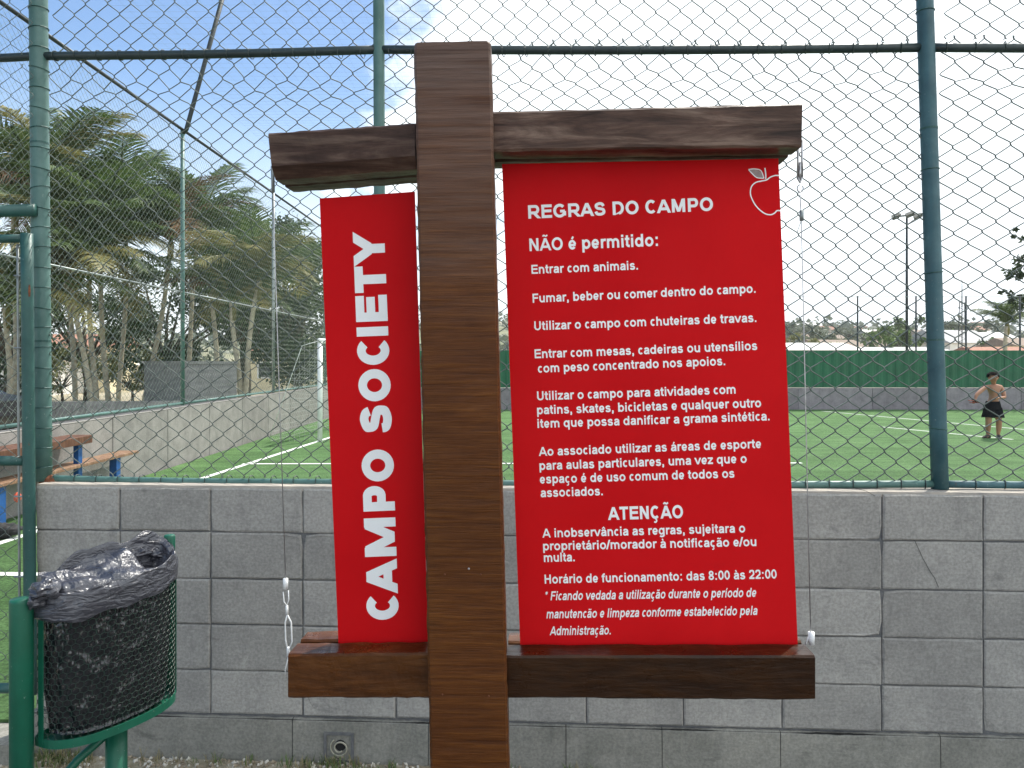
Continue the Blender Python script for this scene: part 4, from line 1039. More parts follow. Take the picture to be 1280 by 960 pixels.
# ------------------------------------------------------------------ picnic table against the side wall
def bench():
    r = empty('picnic_table', (-4.75, 8.4, FZ), 0, 'brown plank picnic table with blue metal legs by the side wall', 'picnic table')
    M_plank = wood_mat('orange_brown_plank', srgb(84,56,42), srgb(110,76,60), srgb(134,98,78), 'z', .3, .5, .4).m
    M_seat = wood_mat('pale_plank', srgb(120,92,72), srgb(152,120,96), srgb(174,144,118), 'z', .3, .5, .4).m
    M_blue = pipe_mat('blue_metal', srgb(14,66,122), srgb(26,86,150), .4)
    xr = -4.90
    for k in range(1, 3):
        b = MB(); b.bbox((xr-.3+k*.125, 6.2, .80), (xr-.18+k*.125, 8.80, .845), .004); b.build('plank', M_plank, r)
    b = MB(); b.bbox((xr+.073, 6.2, .755), (xr+.095, 8.80, .843), .004); b.build('edge_board', M_plank, r)
    for yy in (6.7, 8.65):
        b = MB(); b.bbox((xr-.02, yy-.04, FZ), (xr+.04, yy+.04, .75), .004); b.build('leg', M_blue, r)
    for k in range(2):
        b = MB(); b.bbox((xr-.16+k*.13, 6.4, .50), (xr-.04+k*.13, 9.9, .535), .004); b.build('seat_plank', M_seat, r)
    for yy in (6.9, 9.05):
        b = MB(); b.bbox((xr-.03, yy+.35, FZ), (xr+.06, yy+.45, .495), .004); b.build('leg', M_blue, r)
        b = MB(); b.tube([(xr, yy-.2, FZ+.1), (xr+.02, yy+.35, FZ+.1)], .02, 6); b.build('brace', M_blue, r)
bench()
def dark_bag():
    c = P(4, 642, 6.9); r = MB()
    def fn(u, v):
        th = 2*math.pi*u; ph = math.pi*(v-.5); d = Vector((math.cos(th)*math.cos(ph), math.sin(th)*math.cos(ph), math.sin(ph)))
        k = 1+.6*noise.noise(d*2.3); return Vector((c.x, c.y, FZ+.065))+Vector((d.x*.14, d.y*.09, d.z*.065))*k
    r.grid(fn, 20, 12, True); o = r.build('backpack', mottled('dark_cloth', (.012,.012,.013,1), (.03,.03,.032,1), 20, .8), smooth=True)
    tag(o, 'black backpack lying on the turf seen through the gate at far left', 'backpack')
    b = MB(); q = P(22, 622, 6.6); b.ell((q.x, q.y, FZ+.42), (.03,.03,.045), 8, 6); b.build('strap_tab', mottled('orange_cloth', srgb(220,90,60), srgb(235,110,75), 20, .7), o)
dark_bag()

# ------------------------------------------------------------------ plants
def leaf_mat(name, c1, c2, c3):
    m = Mat(name, rough=.5, spec=.35); v = m.vec(world=True)
    n = m.noise(v, 1.1, 3, .6); n2 = m.noise(v, 17, 2, .6)
    c = m.ramp(n, [(.35, c1), (.65, c2)]); c = m.mix(m.ramp(n2, [(.45, 0.), (.65, 1.)]), c, c3); m.col(c)
    tr = m.N.new('ShaderNodeBsdfTranslucent'); m.L.new(c, tr.inputs[0]); ms = m.N.new('ShaderNodeMixShader'); ms.inputs[0].default_value = .28
    m.L.new(m.b.outputs[0], ms.inputs[1]); m.L.new(tr.outputs[0], ms.inputs[2]); m.L.new(ms.outputs[0], m.N['Material Output'].inputs[0]); return m.m
L_dark = leaf_mat('leaf_dark', (.013,.034,.009,1), (.028,.06,.014,1), (.06,.095,.026,1))
L_mid = leaf_mat('leaf_mid', (.05,.10,.02,1), (.08,.14,.032,1), (.12,.17,.05,1))
L_yel = leaf_mat('leaf_yellow', (.11,.13,.03,1), (.18,.19,.06,1), (.24,.24,.1,1))
L_palm = leaf_mat('palm_leaf', (.035,.075,.014,1), (.062,.115,.024,1), (.13,.17,.05,1))
L_palmy = leaf_mat('palm_leaf_yellow', (.15,.16,.04,1), (.21,.20,.06,1), (.26,.21,.08,1))
L_rust = leaf_mat('palm_leaf_rusty', (.16,.08,.04,1), (.2,.10,.05,1), (.08,.08,.03,1))
L_hill = leaf_mat('far_leaf', (.06,.085,.045,1), (.10,.125,.07,1), (.13,.15,.08,1))
M_trunk = mottled('palm_trunk', srgb(140,132,114), srgb(190,182,158), 9, .9, bump=.6, bscale=30, bdist=.02)
M_bark = mottled('bark', srgb(62,54,44), srgb(96,84,68), 9, .95, bump=.8, bscale=25, bdist=.03)
def frond_mesh(L, droop, seed, mat, name='frond'):
    r_ = random.Random(seed); b = MB(); N_ = 26; pts = []
    for i in range(N_+1):
        t = i/N_; pts.append(Vector((L*(t-.18*droop*t*t*t), 0, L*(.42*t-droop*.95*t*t))))
    b.tube(pts, [.022*(1-.85*i/N_) for i in range(N_+1)], 4, cap=False)
    for i in range(3, N_*2+1):
        t = i/(N_*2); k = min(int(t*N_), N_-1); p = pts[k].lerp(pts[k+1], t*N_-k); T = (pts[k+1]-pts[k]).normalized()
        ln = L*.34*(math.sin(math.pi*min(1, t*.86+.1))**.6)*r_.uniform(.8, 1.1)
        for s in (-1, 1):
            side = Vector((0, s, 0)); d = (side*1.0+T*.75+Vector((0,0,r_.uniform(-.1,.35)))).normalized()
            w = T*.017*L/2.4
            q1 = p+d*ln*.5+Vector((0,0,-.05*ln)); q2 = p+d*ln*.98+Vector((0,0,-.42*ln*r_.uniform(.6,1.3)))
            b.add([p-w, p+w, q1+w*1.3, q1-w*1.3, q2], [(0,1,2,3), (3,2,4)])
    me_o = b.build(name, mat); me = me_o.data; bpy.data.objects.remove(me_o); return me
FR = {}
for i, (dr, m_) in enumerate(((.38,L_palm),(.55,L_palm),(.72,L_palm),(.9,L_palmy),(.6,L_palmy),(.8,L_rust))): FR[i] = frond_mesh(1.0, dr, i, m_)
def palm(bx, by, tx, ty, Y, size, label, seed, nf=17, kinds=(0,1,1,2,2,3), z0=0., group='palms behind the side fence', lean=0, tr=.068):
    r_ = random.Random(seed); base = P(bx, by, Y); top = P(tx, ty, Y); k = (base-top)/(top.z-base.z); foot = top+k*(top.z-z0); foot.z = z0
    root = empty('palm_tree', foot, 0, label, 'palm tree', group)
    b = MB(); n = 26
    pts = []; rr = []
    for i in range(n+1):
        t = i/n; pts.append(foot.lerp(top, t)+Vector((.06*math.sin(t*5+seed), .04*math.sin(t*4), 0))); rr.append(tr*(1.15-.35*t)*(1.07 if i % 2 else .97))
    b.tube(pts, rr, 10); b.build('trunk', M_trunk, root, smooth=True)
    b = MB(); b.tube([top-Vector((0,0,.5)), top-Vector((0,0,.15)), top+Vector((0,0,.35))], [tr*.9, tr*1.15, tr*.4], 10); b.build('crownshaft', L_palmy, root, smooth=True)
    for i in range(nf):
        a = i*2.39996+r_.uniform(-.2,.2); el = r_.uniform(-.02, 1.55)
        kd = kinds[r_.randrange(len(kinds))]
        o = inst(FR[kd], 'frond', root, top-foot+Vector((0,0,.12)), (r_.uniform(-.35,.35), -el*.75+r_.uniform(-.1,.1), a), [size*r_.uniform(.85,1.15)]*3)
def leaves(b, c, rad, n, size, r_, clusters=40, hole=.0, mi=0):
    cl = []
    for i in range(clusters):
        while True:
            d = Vector((r_.uniform(-1,1), r_.uniform(-1,1), r_.uniform(-1,1)))
            if .25 < d.length < 1: break
        d = d.normalized()*(d.length**.45)
        cl.append((Vector((c.x+d.x*rad[0], c.y+d.y*rad[1], c.z+d.z*rad[2])), r_.uniform(.16,.34)*(rad[0]+rad[2])/2))
    for i in range(n):
        q, cr = cl[r_.randrange(clusters)]
        p = q+Vector((r_.gauss(0,.5), r_.gauss(0,.5), r_.gauss(0,.38)))*cr
        s_ = size*r_.uniform(.6,1.3); M = Euler((r_.uniform(-1.1,1.1), r_.uniform(-1.1,1.1), r_.uniform(0,6.28))).to_matrix()
        v = [p+M @ Vector(x)*s_ for x in ((-.5,0,0),(0,-.28,.05),(.55,0,-.06),(0,.28,.05))]
        b.add(v, [(0,1,2),(0,2,3)], mi)
    return cl
def tree(name, base, c, rad, n, size, mats, label, seed, trunk_r=.15, cat='tree', group=None, clusters=40, extra=()):
    r_ = random.Random(seed); root = empty(name, base, 0, label, cat, group)
    b = MB(); cl = leaves(b, c, rad, n, size, r_, clusters)
    for (c2, rad2, n2, mi) in extra: cl += leaves(b, c2, rad2, n2, size, r_, max(6, clusters//4), mi=mi)
    crown = b.build('crown', mats, root)
    b = MB(); fork = base.lerp(c, .45); b.tube([base, base.lerp(fork, .5)+Vector((trunk_r*.4,0,0)), fork], [trunk_r*1.25, trunk_r, trunk_r*.8], 10); b.build('trunk', M_bark, root, smooth=True)
    for (q, cr) in cl[:14]:
        b = MB(); m1 = fork.lerp(q, .5)+Vector((r_.uniform(-.2,.2), r_.uniform(-.2,.2), .15)); b.tube([fork, m1, q], [trunk_r*.5, trunk_r*.28, trunk_r*.08], 6); b.build('limb', M_bark, root, smooth=True)
    return root
def vegetation():
    G = lambda x, Y: Vector(((x-CX)/F*Y, Y, 0))
    # palms, left to right
    for a in ((150,500,158,282,25,2.9,'palm whose arching fronds stand against the sky left of the slim fence post',61,15,(0,1,1,2)),
              (95,500,72,268,23,2.7,'bushy palm crown directly right of the near post',62,16,(1,1,2,2,5)),
              (15,500,20,262,22,2.8,'palm crown behind the lintel of the gate at far left',63,14,(1,2,2,4)),
              (230,500,250,290,25,2.6,'palm with rusty lower fronds just right of the slim fence post',64,18,(0,1,2,5)),
              (8,490,10,385,19,2.6,'palm trunk standing at the far left edge behind the gate',31,15,(1,2,2,3)),
              (110,500,90,338,20,2.5,'palm with a leaning pale trunk, leftmost of the three just right of the near post',32,17,(1,2,4,2,3)),
              (118,500,112,330,21,2.6,'palm with the straightest trunk, middle of the three just right of the near post',33,18,(1,2,2,3)),
              (135,500,122,302,22,3.0,'palm with the thickest trunk, rightmost of the three just right of the near post',34,20,(0,1,1,2)),
              (50,500,60,235,24,3.2,'tall palm whose pale yellowing fronds stand highest behind the near post',35,17,(0,1,4,4)),
              (183,500,214,302,23,2.6,'palm with a trunk leaning right, in front of the slim fence post',36,18,(1,2,5,2,3)),
              (268,470,267,365,22,1.7,'short palm behind the top of the concrete blockhouse',37,14,(1,2,2,5)),
              (297,490,292,378,21,1.9,'slender palm at the right end of the concrete blockhouse',38,14,(1,4,3,2)),
              (303,500,324,352,21,2.1,'palm leaning right with yellowish fronds left of the grey fence post',39,16,(4,3,3,1))):
        palm(*a)
    tree('broadleaf_tree', G(372, 26), P(366, 378, 26), (1.35,1.8,2.7), 9000, .17, [L_dark, L_mid], 'dense dark green tree behind the goal beside the narrow red panel', 41, .16, clusters=46, extra=((P(390,330,26), (.8,1,.9), 900, 1), (P(352,440,26), (1.5,1.5,1.2), 1500, 0)))
    tree('broadleaf_tree', G(305, 30), P(305, 345, 30), (2.5,2.2,2.3), 9500, .2, [L_mid, L_dark], 'broad lighter green tree whose rounded top rises behind the palms', 42, .2, clusters=46, extra=((P(300,430,30), (2.6,1.5,1.3), 2500, 1),))
    tree('broadleaf_tree', G(200, 31), P(215, 400, 31), (2.9,2,2.4), 7000, .2, [L_dark], 'thin dark tree with sky showing through, behind the palm trunks', 43, .2, clusters=30)
    tree('broadleaf_tree', G(112, 32), P(100, 400, 32), (2.9,2,2.5), 7000, .2, [L_dark], 'dark open tree behind the three palm trunks at left', 44, .2, clusters=30)
    tree('broadleaf_tree', G(10, 30), P(10, 400, 30), (1.9,2,2.8), 5500, .2, [L_dark], 'dark tree behind the gate at the far left edge', 45, .2, clusters=26)
    tree('shrub', G(165, 27), P(166, 462, 27), (.95,.8,.75), 1500, .12, [L_yel, L_mid], 'yellow green shrub left of the concrete blockhouse', 46, .05, cat='shrub', clusters=20)
    tree('shrub', G(78, 28), P(75, 460, 28), (1.4,.8,.8), 1500, .14, [L_yel, L_mid], 'pale green shrub behind the near post at left', 47, .05, cat='shrub', clusters=20)
    # right: branch hanging in at the edge of the frame, far palm
    tree('broadleaf_tree', G(1420, 30), P(1400, 330, 30), (3.8,2.5,2.0), 5200, .17, [L_dark], 'dark tree whose drooping branches reach in at the right edge', 48, .2, clusters=40,
         extra=((P(1272,340,30), (.55,.5,.28), 330, 0), (P(1275,372,30), (.45,.5,.22), 260, 0), (P(1283,292,30), (.55,.5,.3), 330, 0), (P(1258,366,30), (.25,.3,.12), 60, 0), (P(1300,345,30), (1.1,.8,1.5), 900, 0)))
    palm(1257, 430, 1259, 408, 42, 1.9, 'far palm with drooping fronds above the green fence at right', 50, 13, (2,2,1), 0, None, tr=.12)
vegetation()

# ------------------------------------------------------------------ structures beyond the left fence
def beyond_left():
    r = empty('blockhouse', (-8.9, 20, 0), 0, 'plain grey concrete box standing behind the side fence among the palms', 'blockhouse')
    A = P(180, 458, 22.5); B = P(228, 455, 20.0); C = P(296, 458, 20.5); z = B.z; Dp = A+(C-B)
    b = MB(); b.hexa([Vector((p.x,p.y,0)) for p in (B, C, Dp, A)]+[Vector((p.x,p.y,z)) for p in (B, C, Dp, A)]); b.build('walls', M_blockhouse, r)
    b = MB(); q = [(p-(A+B+C+Dp)/4)*1.02+(A+B+C+Dp)/4 for p in (B, C, Dp, A)]
    b.hexa([Vector((p.x,p.y,z+.002)) for p in q]+[Vector((p.x,p.y,z+.07)) for p in q]); b.build('roof_slab', M_blockhouse, r)
    w = empty('garden_wall', (-8.6, 18.5, 0), 0, 'low bare concrete wall behind the side fence left of the blockhouse', 'wall')
    a, c = P(-40, 503, 18.6), P(262, 501, 17.6); n = 8
    for i in range(n):
        p, q = a.lerp(c, i/n), a.lerp(c, (i+1)/n); dx = (q-p).normalized()*.006
        b = MB(); b.hexa([Vector((v.x,v.y+o_,0)) for v, o_ in ((p+dx,0),(q-dx,0),(q-dx,.12),(p+dx,.12))]+[Vector((v.x,v.y+o_,v.z)) for v, o_ in ((p+dx,0),(q-dx,0),(q-dx,.12),(p+dx,.12))]); b.build('slab', M_blockhouse, w)
M_cream = mottled('cream_wall', srgb(222,208,172), srgb(236,224,190), 1.5, .9)
M_wwall = mottled('white_wall', srgb(216,212,204), srgb(232,230,224), 1.5, .9)
M_tan = mottled('tan_wall', srgb(196,168,140), srgb(212,186,158), 1.5, .9)
M_tile = mottled('clay_roof', srgb(150,104,84), srgb(172,128,106), 3, .9)
M_brroof = mottled('brown_roof', srgb(128,112,98), srgb(150,134,118), 3, .9)
M_groof = mottled('grey_roof', srgb(150,150,150), srgb(182,182,180), 3, .8)
M_lroof = mottled('pale_roof', srgb(208,206,200), srgb(228,226,220), 3, .8)
M_win = mottled('window_dark', srgb(40,46,52), srgb(58,64,70), 3, .2)
def house(cx, Y, w, d, h, rh, mw, mr, label, rz=0, win=2, z0=0.):
    r = empty('house', ((cx-CX)/F*Y, Y+d/2, z0), rz, label, 'house', None)
    b = MB(); b.box((-w/2,-d/2,0), (w/2,d/2,h)); b.build('walls', mw, r, world=False)
    e = .35; b = MB()
    b.add([(-w/2-e,-d/2-e,h+.003),(w/2+e,-d/2-e,h+.003),(w/2+e,d/2+e,h+.003),(-w/2-e,d/2+e,h+.003),(-w/2-e,0,h+rh),(w/2+e,0,h+rh)], [(0,1,5,4),(2,3,4,5),(1,2,5),(3,0,4),(3,2,1,0)])
    b.build('roof', mr, r, world=False)
    for i in range(win):
        x = -w/2+w*(i+.5)/win; s_ = min(.5, w/win*.28)
        b = MB(); b.box((x-s_,-d/2-.04,h*.35),(x+s_,-d/2-.005,h*.78)); wn = b.build('window', M_white, r, world=False)
        b = MB(); b.box((x-s_*.82,-d/2-.06,h*.39),(x+s_*.82,-d/2-.045,h*.74)); b.build('pane', M_win, wn, world=False)
    return r
beyond_left()
house(375, 40, 5.2, 5, 2.1, .5, M_cream, M_tile, 'cream house behind the goal, right of the dark tree trunks', 0, 3)
house(84, 40, 3.6, 4, 2.4, .7, M_cream, M_tile, 'cream house with a clay roof behind the three palm trunks', .1, 2)
house(160, 44, 3.2, 4, 1.4, .25, M_wwall, M_lroof, 'small white building between the shrub and the low concrete wall', 0, 2)
house(8, 36, 3.2, 4, 1.8, .6, M_wwall, M_tile, 'white house behind the gate at the far left edge', .1, 2)
# parked car behind the side wall at far left
def car():
    c = P(14, 512, 15.5); r = empty('parked_car', (c.x-2.1, c.y, 0), R(8), 'black parked car half hidden behind the side wall at far left', 'car')
    Mc = Mat('black_car_paint', (.012,.012,.014,1), .25); Mg = Mat('car_glass', (.03,.035,.04,1), .06)
    prof = [(-2.1,.35),(-2.15,.72),(-1.95,.88),(-1.2,.95),(-.55,1.38),(.75,1.42),(1.5,.98),(2.05,.88),(2.15,.6),(2.1,.35)]
    b = MB(); n = len(prof); ys = [(-.84,.97),(-.8,1),(.8,1),(.84,.97)]
    for (y, s_) in ys:
        for (x, z) in prof: b.v.append(Vector((x*s_, y*(1 if z < 1 else .86), z)))
    for k in range(3):
        for i in range(n): b.f.append((k*n+i, k*n+(i+1) % n, (k+1)*n+(i+1) % n, (k+1)*n+i)); b.mi.append(0)
    b.f += [tuple(range(n)), tuple(3*n+i for i in range(n))[::-1]]; b.mi += [0,0]; b.build('body', Mc.m, r, world=False)
    for s in (-1, 1):
        b = MB(); y = s*.755; b.add([(-1.0,y+s*.06,.97),(1.3,y+s*.06,.97),(.7,y-s*.0,1.34),(-.5,y-s*.0,1.34)], [(0,1,2,3)]); b.build('side_window', Mg.m, r, world=False)
        for x in (-1.35, 1.35):
            b = MB(); b.tube([(x, s*.72, .31), (x, s*.88, .31)], .31, 20); wh = b.build('wheel', mottled('tyre', (.02,.02,.02,1), (.03,.03,.03,1), 9, .9), r, world=False)
            b = MB(); b.tube([(x, s*.885, .31), (x, s*.895, .31)], .19, 14); b.build('rim', M_steel, wh, world=False)
car()

# ------------------------------------------------------------------ skyline at right: houses, trees, hills
def skyline():
    g = 'houses beyond the far fence'
    specs = [(1010, 55, 7, 6, 2.4, .6, M_tan, M_lroof, 'pale roofed low building just above the green fence beside the wide red panel', 0, 3),
             (1100, 62, 11, 6, 2.3, .5, M_wwall, M_lroof, 'long white shed behind the floodlight pole', 0, 5),
             (1052, 95, 6, 7, 3.3, 1.0, M_tan, M_brroof, 'tan house with a brown roof left of the floodlight pole', .2, 3),
             (1128, 120, 6, 7, 3.8, 1.0, M_cream, M_brroof, 'cream house with a brown roof on the slope behind the floodlight pole', -.2, 3),
             (1162, 78, 6, 6, 2.3, .6, M_tan, M_lroof, 'tan house behind the right fence post', .1, 3),
             (1208, 86, 7, 7, 3.6, 1.6, M_wwall, M_groof, 'white house with a steep grey roof behind the lattice mast', .3, 2),
             (1230, 110, 10, 7, 4.6, 1.2, M_tan, M_lroof, 'wide pale house left of the far palm', 0, 4),
             (1266, 56, 3.6, 5, 2.2, .5, M_wwall, M_tile, 'white house with a red clay roof above the standing boy', -.1, 3),
             (1308, 70, 5, 6, 3, .8, M_cream, M_brroof, 'cream house at the right edge below the drooping branches', 0, 3)]
    for (px, Y, w, d, h, rh, mw, mr, lab, rz, wn) in specs: house(px, Y, w, d, h, rh, mw, mr, lab, rz, wn)
    r_ = random.Random(77)
    rooms = []
    for i in range(18):
        px = r_.uniform(985, 1300); Y = r_.uniform(170, 330); z0 = hill_z((px-CX)/F*Y, Y)
        mw = r_.choice([M_cream, M_wwall, M_tan]); mr = r_.choice([M_brroof, M_lroof, M_groof, M_tile]); w = r_.uniform(7, 12)
        h = house(px, Y, w, 8, r_.uniform(3,5), 1.6, mw, mr, 'small distant house among trees on the hillside at right', r_.uniform(-.4,.4), 2, z0-.4)
        h['group'] = 'small houses scattered on the far hillside'
    tr = [(1000,75,2.8,'round olive tree beside the wide red panel above the green fence',L_yel),(1035,70,2.2,'yellowish tree right of the pale roofed low building',L_yel),(1118,66,3.2,'mid green tree in front of the floodlight pole foot',L_mid),
          (1105,90,3.6,'rounded tree just left of the floodlight pole',L_mid),(1140,100,5.2,'tall olive tree right behind the floodlight pole',L_mid),(1060,140,5,'grey green tree left of the far fence post',L_hill),
          (1190,130,5.5,'dark tree between the right fence post and the lattice mast',L_hill),(1225,140,6,'dark tree right of the lattice mast',L_hill),(1243,75,2.6,'small round tree left of the far palm',L_mid),(995,150,6,'tree at the edge of the wide red panel on the skyline',L_hill),
          (1020,120,4.2,'grey green tree behind the pale roofed low building',L_hill)]
    for i, (px, Y, h, lab, m_) in enumerate(tr):
        base = Vector(((px-CX)/F*Y, Y, 0)); tree('distant_tree', base, base+Vector((0,0,h*.95)), (h*.75,h*.6,h*.52), 900, h*.13, [m_], lab, 80+i, h*.05, clusters=16)
def hill_z(x, y):
    k = max(0., min(1., (y-150)/230)); k = k*k*(3-2*k)
    return k*(14+4.5*math.sin(x*.012+1.2)+2.5*math.sin(x*.031+2)+3*noise.noise(Vector((x*.01, y*.01, 0))))*(1 if y < 380 else max(.6, 1-(y-380)/600))
def hills():
    b = MB(); nx, ny = 90, 24
    b.grid(lambda u, v: ((-500+1100*u), 140+v*420, hill_z(-500+1100*u, 140+v*420)-.15+ (0 if v > 0 else -.5)), nx, ny)
    m = Mat('hill_ground', rough=.95, spec=.1); v = m.vec(world=True)
    m.col(m.ramp(m.noise(v, .03, 5, .7), [(.35, (.13,.15,.07,1)), (.5, (.24,.24,.14,1)), (.68, (.38,.34,.24,1))])); o = b.build('hills', m.m, smooth=True); o['kind'] = 'structure'
    b = MB(); r_ = random.Random(9)
    for i in range(1500):
        Y = r_.uniform(150, 420); x = r_.uniform(-.75, .85)*Y; 
        if noise.noise(Vector((x*.02, Y*.02, 4))) < -.12: continue
        z = hill_z(x, Y); h = r_.uniform(2.5, 6) ; c = Vector((x, Y, z+h*.5))
        for k in range(36 if x > 0 else 14):
            d = Vector((r_.gauss(0,.4), r_.gauss(0,.4), r_.gauss(0,.36)))*h; s_ = h*r_.uniform(.12,.26); M = Euler((r_.uniform(-1,1), r_.uniform(-1,1), r_.uniform(0,6.28))).to_matrix()
            b.add([c+d+M @ Vector(q)*s_ for q in ((-1,-.4,0),(.2,-.9,0),(1,.3,.1),(-.3,.9,0))], [(0,1,2,3)])
    o = b.build('woodland', L_hill); tag(o, 'grey green woodland covering the distant hillside on the skyline', 'woodland', kind='stuff')
hills(); skyline()

# ------------------------------------------------------------------ the boy on the field
def skin_body(name, joints, edges, mat, parent, sub=2):
    me = bpy.data.meshes.new(name); me.from_pydata([j[0] for j in joints], edges, []); o = bpy.data.objects.new(name, me); COL.objects.link(o)
    md = o.modifiers.new('s', 'SKIN'); sk = me.skin_vertices
    if not sk:
        bm = bmesh.new(); bm.from_mesh(me); bm.verts.layers.skin.verify(); bm.to_mesh(me); bm.free(); sk = me.skin_vertices
    for i, j in enumerate(joints):
        r = j[1]; sk[0].data[i].radius = r if isinstance(r, tuple) else (r, r); sk[0].data[i].use_root = (i == 0)
    ss = o.modifiers.new('b', 'SUBSURF'); ss.levels = sub; ss.render_levels = sub
    dg = bpy.context.evaluated_depsgraph_get(); dg.update(); m2 = bpy.data.meshes.new_from_object(o.evaluated_get(dg)); bpy.data.objects.remove(o)
    o2 = bpy.data.objects.new(name, m2); COL.objects.link(o2); m2.materials.clear(); m2.materials.append(mat); m2.polygons.foreach_set('use_smooth', [True]*len(m2.polygons)); o2.parent = parent
    return o2
def boy():
    base = PZ(1241, 547.5, FZ); k = 1.36/1.36
    r = empty('person', base, 0, 'shirtless boy in black shorts standing on the turf holding a reddish object', 'person')
    M_skin = mottled('skin', srgb(150,104,78), srgb(176,126,98), 6, .55, bump=.02); M_short = mottled('black_cloth', (.006,.006,.008,1), (.010,.010,.012,1), 20, .95, spec=.1)
    M_hair = mottled('dark_hair', (.006,.005,.004,1), (.012,.009,.008,1), 60, .95, spec=.1); M_shoe = mottled('dark_shoe', (.02,.015,.012,1), (.05,.035,.03,1), 30, .7)
    V = lambda *a: Vector(a)
    # +x is picture right; body turned a little to picture left (faces -x,-y)
    J = [(V(0,0,.70),(.095,.072)), (V(.01,0,.80),(.088,.066)), (V(.02,0,.92),(.10,.07)), (V(.02,.005,1.03),(.105,.066)), (V(.015,0,1.10),(.045,.042)), (V(.0,-.02,1.16),(.040,.042)),
         (V(-.115,.0,1.055),.043), (V(-.235,-.03,.965),.040), (V(-.325,-.05,.885),.034), (V(-.36,-.08,.81),.023), (V(-.385,-.10,.775),(.024,.014)),
         (V(.145,.01,1.05),.045), (V(.165,-.04,.93),.043), (V(.155,-.09,.835),.036), (V(.03,-.15,.83),.023), (V(-.055,-.155,.815),(.022,.016)),
         (V(-.062,0,.62),.078), (V(-.085,-.01,.48),.064), (V(-.088,-.02,.36),.052), (V(-.085,0,.22),.050), (V(-.082,.012,.075),.028), (V(-.085,.0,.035),.03), (V(-.15,-.05,.025),.024),
         (V(.065,0,.62),.078), (V(.085,-.005,.48),.064), (V(.10,-.02,.36),.052), (V(.108,0,.22),.050), (V(.105,.012,.075),.028), (V(.105,.0,.035),.03), (V(.085,-.09,.025),.024)]
    E = [(0,1),(1,2),(2,3),(3,4),(4,5),(3,6),(6,7),(7,8),(8,9),(9,10),(3,11),(11,12),(12,13),(13,14),(14,15),(0,16),(16,17),(17,18),(18,19),(19,20),(20,21),(21,22),(0,23),(23,24),(24,25),(25,26),(26,27),(27,28),(28,29)]
    # fingers
    def hand(ix, wrist, d, s):
        d = d.normalized(); side = d.cross(V(0,0,1)).normalized() if abs(d.z) < .9 else V(1,0,0)
        for f_ in range(4):
            a = wrist+side*(f_-1.5)*.011+d*.02; n0 = len(J); J.append((a, .0085)); J.append((a+d*.028*(1-.12*abs(f_-1.3)), .0075)); J.append((a+d*.045+V(0,.006,-.012), .006)); E.extend([(ix, n0), (n0, n0+1), (n0+1, n0+2)])
        a = wrist+side*.022*s; n0 = len(J); J.append((a, .009)); J.append((a+side*.012*s+d*.022, .007)); E.extend([(ix, n0), (n0, n0+1)])
    hand(10, V(-.385,-.10,.775), V(-.5,-.3,-.8), 1); hand(15, V(-.055,-.155,.815), V(-1,-.1,-.2), -1)
    # head
    h0 = len(J); J += [(V(-.008,-.03,1.200),(.074,.080)), (V(-.005,-.02,1.255),(.082,.092)), (V(.0,-.012,1.31),(.062,.072))]; E += [(5,h0),(h0,h0+1),(h0+1,h0+2)]
    body = skin_body('body', J, E, M_skin, r)
    # face
    fc = V(-.02,-.095,1.245)
    HS = 1.0
    b = MB(); b.ell(V(-.020,-.117,1.225), (.012,.016,.016), 8, 6); b.build('nose', M_skin, body, world=False, smooth=True)
    for s in (-1, 1):
        b = MB(); b.ell(V(-.018+s*.030,-.101,1.248), (.012,.007,.007), 8, 6); b.build('eye', M_hair, body, world=False)
        b = MB(); b.ell(V(-.003+s*.084,-.022,1.235), (.011,.019,.026), 8, 6); b.build('ear', M_skin, body, world=False)
    b = MB(); b.ell(V(-.018,-.103,1.185), (.024,.007,.006), 8, 6); b.build('mouth', mottled('lips', srgb(140,80,70), srgb(150,88,78), 9, .5), body, world=False)
    # hair cap
    b = MB()
    def hf(u, v):
        th = 2*math.pi*u; ph = math.pi*.5*(1-v*.98); zl = .02 if math.sin(th) < -.3 else -.03
        d = V(math.cos(th)*math.cos(ph-.0), math.sin(th)*math.cos(ph), math.sin(ph)); k_ = 1+.10*noise.noise(d*6)
        return V(-.002,-.010,1.268)+V(d.x*.100*k_, d.y*.110*k_, d.z*.095*k_+(zl if v > .85 else 0))
    b.grid(hf, 28, 10, True); b.build('hair', M_hair, r, world=False, smooth=True)
    # shorts
    b = MB()
    def waist(u, v):
        th = 2*math.pi*u; w = .118+.036*v; return V(math.cos(th)*w+.0, math.sin(th)*(.088+.02*v), .755-.165*v)
    b.grid(waist, 32, 6, True)
    for s in (-1, 1):
        def leg(u, v, s=s):
            th = 2*math.pi*u; c = V(s*(.062+.024*v), -.006*v, .625-.20*v); wr = 1+.07*noise.noise(V(math.cos(th)*2, math.sin(th)*2, v*3+s))
            return c+V(math.cos(th)*(.094+.016*v)*wr, math.sin(th)*(.092+.008*v)*wr, .008*math.sin(th*2) if v > .9 else 0)
        b.grid(leg, 24, 8, True)
    b.build('shorts', M_short, r, world=False, smooth=True)
    b = MB(); b.add([(.115,-.078,.47),(.135,-.07,.47),(.14,-.068,.50),(.122,-.078,.50)], [(0,1,2,3)]); b.build('shorts_mark', M_white, r, world=False)
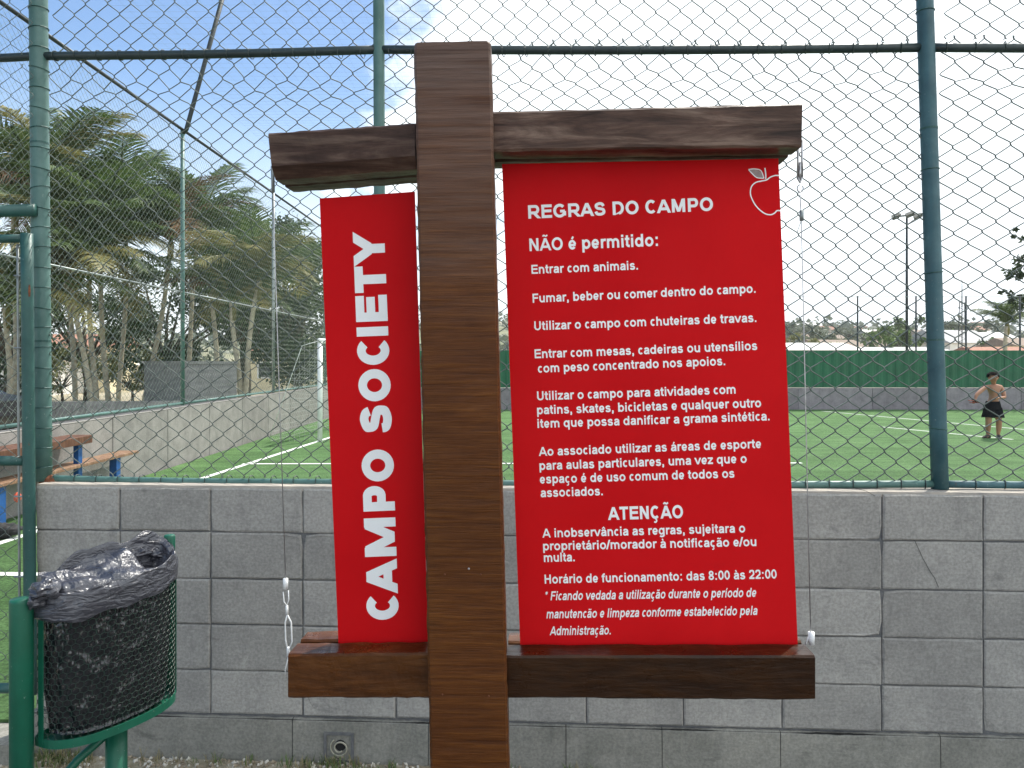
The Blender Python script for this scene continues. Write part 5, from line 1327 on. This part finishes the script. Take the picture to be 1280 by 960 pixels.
    # shoes
    for (c, dx, dy) in ((V(-.085,0,0), -.10, -.045), (V(.105,0,0), -.03, -.10)):
        b = MB(); d = V(dx, dy, 0).normalized(); sd_ = V(-d.y, d.x, 0)
        def sh(u, v, c=c, d=d, sd_=sd_):
            th = 2*math.pi*u; t = v; hw = .036*math.sin(math.pi*min(.98, max(.06, t*.86+.1)))**.5; hh = (.075 if t < .35 else .075-.04*(t-.35)/.65)*(1 if .02 < t < .98 else .4)
            return c+d*(-.055+.205*t)+sd_*math.cos(th)*hw+V(0,0, .001+hh*.5+math.sin(th)*hh*.5)
        b.grid(sh, 12, 10, True); b.build('shoe', M_shoe, r, world=False, smooth=True)
    # the thing in his hand: a folded reddish cloth / pair of sandals held flat
    r.scale = (1.14, 1.14, 1.0)
    h = empty('sandals', base+V(-.46,-.15,.735), R(12), 'pair of reddish brown sandals held in the right hand of the boy', 'sandals')
    Ms = mottled('sandal_red', srgb(120,52,40), srgb(160,84,64), 20, .7)
    for k_, (ox, oz, rt) in enumerate(((-.03,.03,.12), (0.0,.0,.0))):
        M = Matrix.Translation((ox, 0, oz)) @ Euler((0, rt, 0)).to_matrix().to_4x4(); b = MB()
        def so(u, v):
            th = 2*math.pi*u; t = v-.5; w = .038*(1-.25*math.cos(t*5))*math.sqrt(max(.02, 1-4*t*t)); return M @ V(t*.25, math.cos(th)*w, math.sin(th)*.009)
        b.grid(so, 12, 12, True); o = b.build('sandal', Ms, h, world=False, smooth=True)
        b = MB(); b.tube([M @ V(.02,-.036,.0), M @ V(-.02,-.012,.03), M @ V(-.06,0,.012), M @ V(-.02,.012,.03), M @ V(.02,.036,.0)], .006, 5); b.build('strap', M_short, o, world=False)
boy()

# ------------------------------------------------------------------ air
hz_m = bpy.data.materials.new('haze_air'); hz_m.use_nodes = True; nt = hz_m.node_tree; nt.nodes.remove(nt.nodes['Principled BSDF'])
pv = nt.nodes.new('ShaderNodeVolumePrincipled'); pv.inputs['Color'].default_value = (.93, .95, .97, 1); pv.inputs['Density'].default_value = .00055
nt.links.new(pv.outputs[0], nt.nodes['Material Output'].inputs['Volume'])
b = MB(); b.box((-1520, -80, -1), (1520, 2550, 46)); o = b.build('haze', hz_m, kind='stuff')
o['label'] = 'thin pale haze lying over the field and the distant hills'; o['category'] = 'haze'
